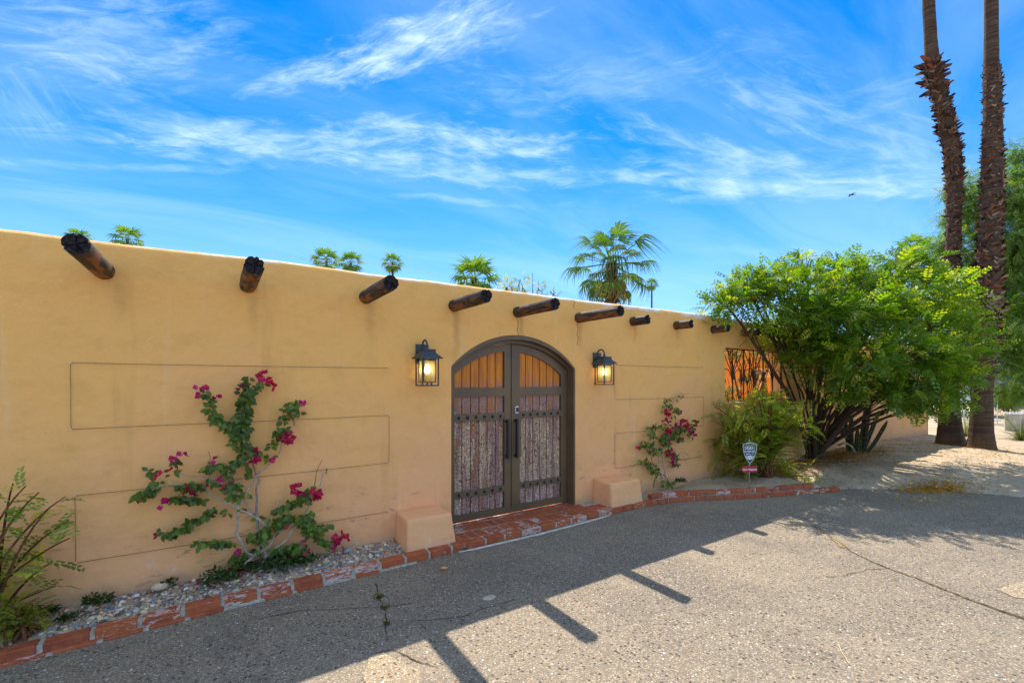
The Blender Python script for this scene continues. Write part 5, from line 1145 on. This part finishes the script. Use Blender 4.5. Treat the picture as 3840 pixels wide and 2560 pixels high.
near_palm('straight palm trunk nearer the viewer covered in crisscross leaf bases', [0, 9.9, (2254, 1042, 39), (2254, 1020, 33), (2254, 980, 29), (2256, 900, 26), (2262, 800, 30), (2268, 700, 32), (2272, 600, 29), (2276, 500, 27), (2280, 400, 26), (2280, 300, 24), (2280, 240, 22), (2279, 180, 22), (2277, 150, 18), (2277, 60, 17), (2277, 0, 17), (2276, -250, 16), (2276, -480, 17)], None, 8,
          [(150, 330, 420, .06, .15, .35), (330, 560, 560, .08, .19, .4), (560, 800, 640, .10, .25, .5), (800, 860, 80, .08, .2, .5)])
# ------------------------------------------------------------------ cactus
ct = thing('columnar_cactus', 'dark ribbed multi stemmed cactus between the leafy tree and palm trunks', 'cactus', (11.35, 3.75, .2)); CB = ct.location; random.seed(2)
zc = sandz(11.35, 3.75); ct.location.z = zc
for top_, bsx in (((1940, 960), (1950, 1035)), ((1955, 935), (1958, 1038)), ((1990, 930), (1972, 1040)), ((2018, 945), (1980, 1040)), ((2037, 968), (1990, 1042)), ((2000, 900), (1985, 1040)), ((1970, 985), (1966, 1040)), ((1925, 980), (1945, 1000))):
    a = T(bsx[0], bsx[1], 9.3); c = T(top_[0], top_[1], 9.3 + random.uniform(-.15, .15)); a.z = max(zc, a.z - .05); mid = a.lerp(c, .5) + Vector((random.uniform(-.05, .05), 0, -.06)); P = [Vector(p) - CB for p in curve(a, a.lerp(mid, .6) + Vector((0, 0, -.04)), mid, c, 9)]
    b = MB(); V = []; n = 12
    for i, p in enumerate(P):
        r = .036 * (1 if i < 9 else .45)
        for j in range(n): q = r * (1.12 if j % 2 == 0 else .78); an = 2 * math.pi * j / n; V.append((p.x + math.cos(an) * q, p.y + math.sin(an) * q, p.z))
    V.append((P[-1].x, P[-1].y, P[-1].z + .03)); F = [(i * n + j, i * n + (j + 1) % n, (i + 1) * n + (j + 1) % n, (i + 1) * n + j) for i in range(len(P) - 1) for j in range(n)] + [((len(P) - 1) * n + j, (len(P) - 1) * n + (j + 1) % n, len(P) * n) for j in range(n)]
    b.add(V, F, (.035, .040, .008)); st = b.build('stem', M['cactus'], ct)
    sp = [v for i, v in enumerate(V[:-1]) if i % 2 == 0]; n = len(sp) * 3; tv, tf = np.array([(0, .04, 0), (0, -.04, 0), (1, 0, 0)]), np.array([(0, 1, 2)])
    vv, ff, cc = scatter(tv, tf, np.repeat(np.array(sp), 3, 0), rng.normal(size=(n, 3)), rng.normal(size=(n, 3)), .03 + .02 * rng.random(n), cols((.45, .4, .28), n)); tag(np_mesh('spines', vv, ff, M['flake'], cc, st), kind='stuff')
b = MB(); b.tube([T(*p, 9.0) - CB for p in ((1925, 1022), (1940, 1016), (1955, 1024), (1963, 1038))], .022, 7, c=(.42, .30, .17)); b.build('dry_stem', M['cactus'], ct, True)

# ------------------------------------------------------------------ alarm sign
M['navy'] = simple('sign_navy', (.015, .045, .085), .35, var=.05, bmp=0); M['white'] = simple('sign_white', (.80, .82, .85), .4, var=.04, bmp=0); M['red'] = simple('sign_red', (.52, .012, .05), .35, var=.05, bmp=0); M['post'] = simple('sign_post', (.62, .62, .60), .35, metal=.5, var=.1, bmp=0)
sp0 = G(1722, 1112, .125); sg = thing('alarm_sign', 'navy shield alarm company sign with small red plate on a metal stake', 'sign', sp0); sg.rotation_euler = (0, 0, R_(-27))
b = MB(); b.tube([(0, .008, -.05), (0, .008, .665)], .0085, 10); b.build('post', M['post'], sg, True)
def shield(s, zc=.46):
    pts = []; hw, ht, hb_ = .115 * s, .165 * s, .165 * s
    for i in range(9): a = -1 + 2 * i / 8; pts.append((a * hw * .98, zc + ht - .030 * s * a * a))
    for i in range(1, 10): q = i / 10; pts.append((hw * (1 - q ** 2.3) * (1 - .04 * 0) + .0, zc + ht * .80 - q * (ht * .80 + hb_)))
    pts.append((0, zc - hb_)); pts += [(-x, z) for x, z in reversed(pts[9:-1])]; return pts
def plate(name, poly, ya, yb, m_):
    b = MB(); extr(b, poly, ya, yb); return b.build(name, m_, sg)
sh = plate('shield_edge', shield(1.0), -.003, .001, M['navy']); plate('shield_border', shield(.96), -.0045, -.0031, M['white']); plate('shield_field', shield(.89), -.006, -.0046, M['navy'])
def text(s, size, x, z, m_, w_=1., y=-.0075, bold=.0, shear=0, name='lettering'):
    c = bpy.data.curves.new('t', 'FONT'); c.body = s; c.size = size; c.align_x = 'CENTER'; c.align_y = 'CENTER'; c.offset = bold; c.extrude = .0004; c.shear = shear
    o = bpy.data.objects.new('t', c); col.objects.link(o); bpy.context.view_layer.update(); me = bpy.data.meshes.new_from_object(o.evaluated_get(bpy.context.evaluated_depsgraph_get())); bpy.data.objects.remove(o)
    me.materials.clear(); me.materials.append(m_); q = link(name, me, sg); q.location = (x, y, z); q.rotation_euler = (R_(90), 0, 0); q.scale = (w_, 1, 1); return q
text('PROTECTED BY', .019, 0, .582, M['white'], .95, bold=.0006); text('DESERT', .062, 0, .538, M['white'], .80, bold=.0018); text('ALARM INC.', .043, 0, .487, M['white'], .80, bold=.0012); text('(800) 726-1779', .027, 0, .449, M['white'], .80, bold=.0008)
for z0, z1, hw in ((.418, .424, .074), (.404, .413, .070), (.389, .398, .064), (.374, .383, .056)): plate('stripe', [(-hw, z0), (hw, z0), (hw + .003, z1), (-hw - .003, z1)], -.0072, -.0062, M['white'])
plate('emblem', [(.030 * math.cos(2 * math.pi * i / 20), .398 + .035 * math.sin(2 * math.pi * i / 20)) for i in range(20)], -.0086, -.0074, M['white'])
b = MB(); b.bar((-.006, -.0092, .414), (.010, -.0092, .384), .004, .001, up=(0, 1, 0)); b.bar((.002, -.0092, .418), (.0, -.0092, .398), .004, .001, up=(0, 1, 0)); b.bar((-.010, -.0092, .406), (-.002, -.0092, .394), .0035, .001, up=(0, 1, 0)); b.build('emblem_mark', M['navy'], sg)
plate('red_plate', [(-.12, .178), (.11, .186), (.112, .275), (-.105, .272), (-.12, .255)], -.004, .0, M['red']); text('Alarm Response', .047, -.004, .222, M['white'], .72, y=-.006, bold=.0012)

# ------------------------------------------------------------------ beyond the wall
random.seed(31)
lob2 = [(T(u, v, dd), r) for u, v, dd, r in ((1165, 662, 9.5, .22), (1200, 655, 9.5, .25), (1235, 665, 9.5, .22), (1270, 678, 9.5, .13), (1185, 700, 9.5, .3), (1225, 710, 9.5, .3))]
crown_tree('courtyard_bush', 'sparse yellow green bush top peeking over the wall left of the largest palm', Vector((lob2[4][0].x, lob2[4][0].y, .04)), lob2, .04, 3, (.20, .26, .03), (.35, .33, .04), .3, 380, [pinnate(4, .3, .22, .1)], .12, (.1, .07, .05), cat='shrub')
lob3 = []
for u, v, dd, r in ((2215, 430, 14, .5), (2255, 480, 14, .7), (2330, 440, 13, .8), (2345, 540, 13, .9), (2230, 560, 14, .8), (2205, 500, 14.5, .5), (2340, 640, 13, .9), (2240, 660, 14.5, .7), (2345, 740, 12.5, .8), (2320, 820, 13, .6), (2400, 450, 13, .9), (2420, 600, 13, 1.), (2400, 760, 12.5, .9), (2345, 345, 13, .35), (2160, 560, 14.5, .3), (2370, 380, 13, .6), (2230, 610, 14, .6), (2390, 860, 12, .4), (2150, 620, 15, .4), (2215, 720, 15, .7), (2330, 890, 13, .55), (2300, 700, 14, .8), (2290, 600, 14, .7), (2310, 790, 13.5, .7)):
    lob3.append((T(u, v, dd), r * .88))
sprD = [pinnate(9, .17, .055, .5), pinnate(10, .15, .05, .8)]
crown_tree('mesquite_tree', 'feathery bluish green tree behind the palms at the right edge', Vector((T(2440, 1000, 13).x, T(2440, 1000, 13).y, -.05)), lob3, .13, 1, (.10, .20, .03), (.22, .30, .04), .25, 560, sprD, .34, (.06, .035, .028), drop=.35)
# desert grass clumps
def grass(label, base, n, L, tilt, c, group='ornamental grass clumps'):
    K = 6; V, F, C = [], [], []
    for i in range(n):
        a = random.uniform(0, 6.28); e = random.uniform(*tilt); l_ = L * random.uniform(.6, 1.1); w_ = .008; d = Vector((math.cos(a), math.sin(a), 0)); sd = Vector((-math.sin(a), math.cos(a), 0)) * w_; b0 = len(V); cc = np.array(c) * random.uniform(.6, 1.4)
        for q in range(K + 1):
            s_ = q / K; p = d * l_ * s_ * math.cos(e) * (1 + .2 * s_) + Vector((0, 0, l_ * (math.sin(e) * s_ - .45 * s_ ** 2.2 * math.cos(e)))); ww = sd * (1 - s_ * .85); V += [p + ww, p - ww]; C += [cc, cc]
        F += [(b0 + 2 * q, b0 + 2 * q + 1, b0 + 2 * q + 3, b0 + 2 * q + 2) for q in range(K)]
    o = np_mesh('grass_clump', [tuple(v) for v in V], F, M['leaf'], np.array(C)); o.location = base; tag(o, label, 'grass clump', group); return o
gp = T(2345, 1000, 12.5); grass('spiky pale green grass clump right of the palm trunks', (gp.x, gp.y, -.02), 170, 1.35, (R_(5), R_(70)), (.16, .18, .09))
gp = T(2218, 985, 13.5); grass('thin grey green grass clump seen between the two palm trunks', (gp.x, gp.y, -.05), 90, .95, (R_(35), R_(85)), (.20, .22, .14))
# end of wall: dark gate leaf
eg = thing('side_gate', 'narrow dark gate edge at the far end of the stucco wall', 'gate', (18.05, 4.4, -.1)); b = MB(); b.box((0, -.05, -.1), (.25, .02, 1.75)); b.build('gate_panel', M['iron'], eg); b = MB(); b.box((-.02, -.03, -.3), (.0, .0, 1.9)); b.build('post', M['iron'], eg)
# block wall, neighbour's house, white fence and car beyond
bw = thing('block_wall', 'low pale concrete block wall beyond the palms at the right edge', 'wall', (23, 3, -.3)); M['block'] = simple('concrete_block', (.50, .47, .42), .9, var=.15, scale=5, bmp=.3, spec=.1)
wa = T(2308, 975, 17); wb = T(2520, 975, 15.5); dd = (wb - wa); dd.z = 0; L_ = dd.length; dd.normalize(); ang = math.atan2(dd.y, dd.x); bw.location = (wa.x, wa.y, -.42); bw.rotation_euler.z = ang
bmB = brick_mesh(.39, .19, .19, .006, .001); bmB.materials.clear(); bmB.materials.append(M['block']); bmB.name = 'block'
for r in range(4):
    for i in range(int(L_ / .4)):
        o = link('block', bmB, bw); o.location = (.2 + i * .4 + (.2 if r % 2 else 0), 0, .1 + r * .2)
b = MB(); b.box((0, -.085, 0), (L_, .085, .8)); b.build('mortar', M['mortar'], bw); b = MB(); b.box((-.03, -.13, .805), (L_ + .2, .13, .87)); b.build('coping', M['white'], bw)
M['shadewall'] = simple('painted_shade_wall', (.30, .38, .46), .8, var=.1, scale=2, bmp=.1); M['whitepaint'] = simple('white_paint', (.8, .79, .76), .6, var=.05, bmp=.05)  # house wall is pale; its shade is painted in as blue grey
hs_ = thing('neighbour_house', 'low pale house with painted blue grey shade and white flat roof edge far behind the palms', 'house', (0, 0, 0)); ha = T(2250, 900, 34); hb2 = T(2620, 900, 30); d2 = hb2 - ha; d2.z = 0; Lh = d2.length; hs_.location = (ha.x, ha.y, -.42); hs_.rotation_euler.z = math.atan2(d2.y, d2.x)
b = MB(); b.box((0, 0, 0), (Lh, 7, 2.75)); b.build('wall', M['shadewall'], hs_); b = MB(); b.box((-.5, -.7, 2.75), (Lh + .5, 7.5, 3.15)); b.build('roof', M['whitepaint'], hs_)
for x in (2.2, 5.8, 9): 
    b = MB(); b.box((x, -.04, .9), (x + 1.6, .02, 2.0)); wn = b.build('window', M['whitepaint'], hs_)
    for q in (0, 1): b = MB(); b.box((x + .07 + q * .76, -.06, .97), (x + .77 + q * .76, -.041, 1.93)); b.build('pane', M['glass'], wn)
fc = thing('white_fence', 'white metal picket fence glimpsed between the palm trunks', 'fence'); fa = T(2150, 900, 22); fb2 = T(2300, 900, 20.5); d2 = fb2 - fa; d2.z = 0; Lf = d2.length; fc.location = (fa.x, fa.y, -.42); fc.rotation_euler.z = math.atan2(d2.y, d2.x)
for i in range(int(Lf / .12)): b = MB(); b.box((i * .12, -.01, 0), (i * .12 + .03, .01, 1.65)); b.build('picket', M['whitepaint'], fc)
b = MB(); b.box((0, .012, .2), (Lf, .04, .26)); b.box((0, .012, 1.4), (Lf, .04, 1.46)); b.build('rail', M['whitepaint'], fc)
random.seed(41)
for i, (u, v, dd, r, lb_) in enumerate(((2180, 850, 27, 1.7, 'dark green rounded bush beyond the white fence'), (2315, 905, 24, .75, 'yellow green low bush above the block wall'), (2420, 860, 26, 1.5, 'green bush beyond the right edge before the house'), (2050, 860, 30, 2.4, 'large dark bush behind the far end of the stucco wall'))):
    c = T(u, v, dd); crown_tree('garden_bush', lb_, Vector((c.x, c.y, -.42)), [(c, r * .7), (c + Vector((r * .5, -.3, -.2)), r * .55), (c + Vector((-r * .5, .3, -.1)), r * .55), (c + Vector((0, 0, -r * .5)), r * .6)], .05, 4, (.06, .11, .02) if i != 1 else (.2, .22, .03), (.14, .17, .03), .2, 150, [pinnate(5, .3, .2, .1)], .35, (.08, .06, .04), group='bushes beyond the palms', cat='bush')
# vine inside the grille window
lobv = [(Vector((x, y, z)), r) for x, y, z, r in ((8.15, 4.8, 2.24, .12), (8.5, 4.85, 2.22, .15), (9.0, 4.85, 2.2, .16), (9.45, 4.85, 2.22, .16), (9.9, 4.85, 2.16, .18), (9.3, 5.3, 1.55, .22), (9.9, 5.3, 1.7, .16), (8.75, 5.2, 1.35, .18))]
crown_tree('courtyard_vine', 'leafy vine hanging inside the grille window', Vector((9.1, 5.0, .04)), lobv, .02, 3, (.06, .10, .02), (.12, .16, .03), .2, 520, [pinnate(4, .3, .22, .1)], .11, (.08, .05, .03), cat='vine')
# flying bird
bd = thing('bird', 'small dark bird gliding in the sky left of the palm trunks', 'bird', T(1956, 447.5, 32)); bd.rotation_euler = (0, R_(3), R_(-38)); M['bird'] = simple('feathers', (.03, .035, .05), .7, bmp=0)
b = MB(); pr = [(-.20, .008), (-.14, .03), (-.04, .045), (.08, .04), (.16, .022), (.20, .006)]; b.tube([(x, 0, 0) for x, r in pr], [r for x, r in pr], 8); b.add([(.16, -.035, 0), (.16, .035, 0), (.29, .06, .0), (.29, -.06, .0)], [(0, 1, 2, 3)]); b.build('body', M['bird'], bd, True)
for s_ in (-1, 1):
    b = MB(); b.add([(-.07, .03 * s_, .01), (.07, .03 * s_, .01), (.06, .18 * s_, .035), (-.06, .18 * s_, .04), (.09, .40 * s_, .0), (.03, .40 * s_, .005), (-.07, .03 * s_, -.004), (.07, .03 * s_, -.004), (.06, .18 * s_, .025), (-.06, .18 * s_, .028)], [(0, 1, 2, 3), (3, 2, 4, 5), (6, 7, 8, 9)]); b.build('wing', M['bird'], bd)
# service cable across the palms
wc = [T(600, 583, 70), T(760, 599.5, 68), T(905, 610, 66), T(1300, 690, 60)]; b = MB(); b.tube([p - wc[0] for p in wc], .03, 5); o = b.build('utility_wire', M['post'], None); o.location = wc[0]; tag(o, 'thin pale utility wire crossing in front of the small distant palms', 'wire')
# green plant ties on the trellis wires
for i, (p, ang_) in enumerate(((c3(1178, 715), 0), (c3(1540, 1245), .3), (c4(815, 595), -.2), (c4(1000, 590), .9))):
    q = W(*p, D - .03); b = MB(); b.tube([(-.012, 0, .012), (.004, 0, .016), (.006, 0, -.03)], .004, 4); o = b.build('plant_tie', simple('tie_green', (.01, .15, .08), .5, bmp=0) if i == 0 else bpy.data.materials['tie_green'], None); o.location = q; o.rotation_euler.y = ang_
    tag(o, ('short green plant tie hooked on the middle trellis wire', 'green plant tie at a bare twig tip on the trellis wire', 'green tie round the bougainvillea stems', 'green tie on the branch fork of the bougainvillea')[i], 'plant tie', 'green plant ties')
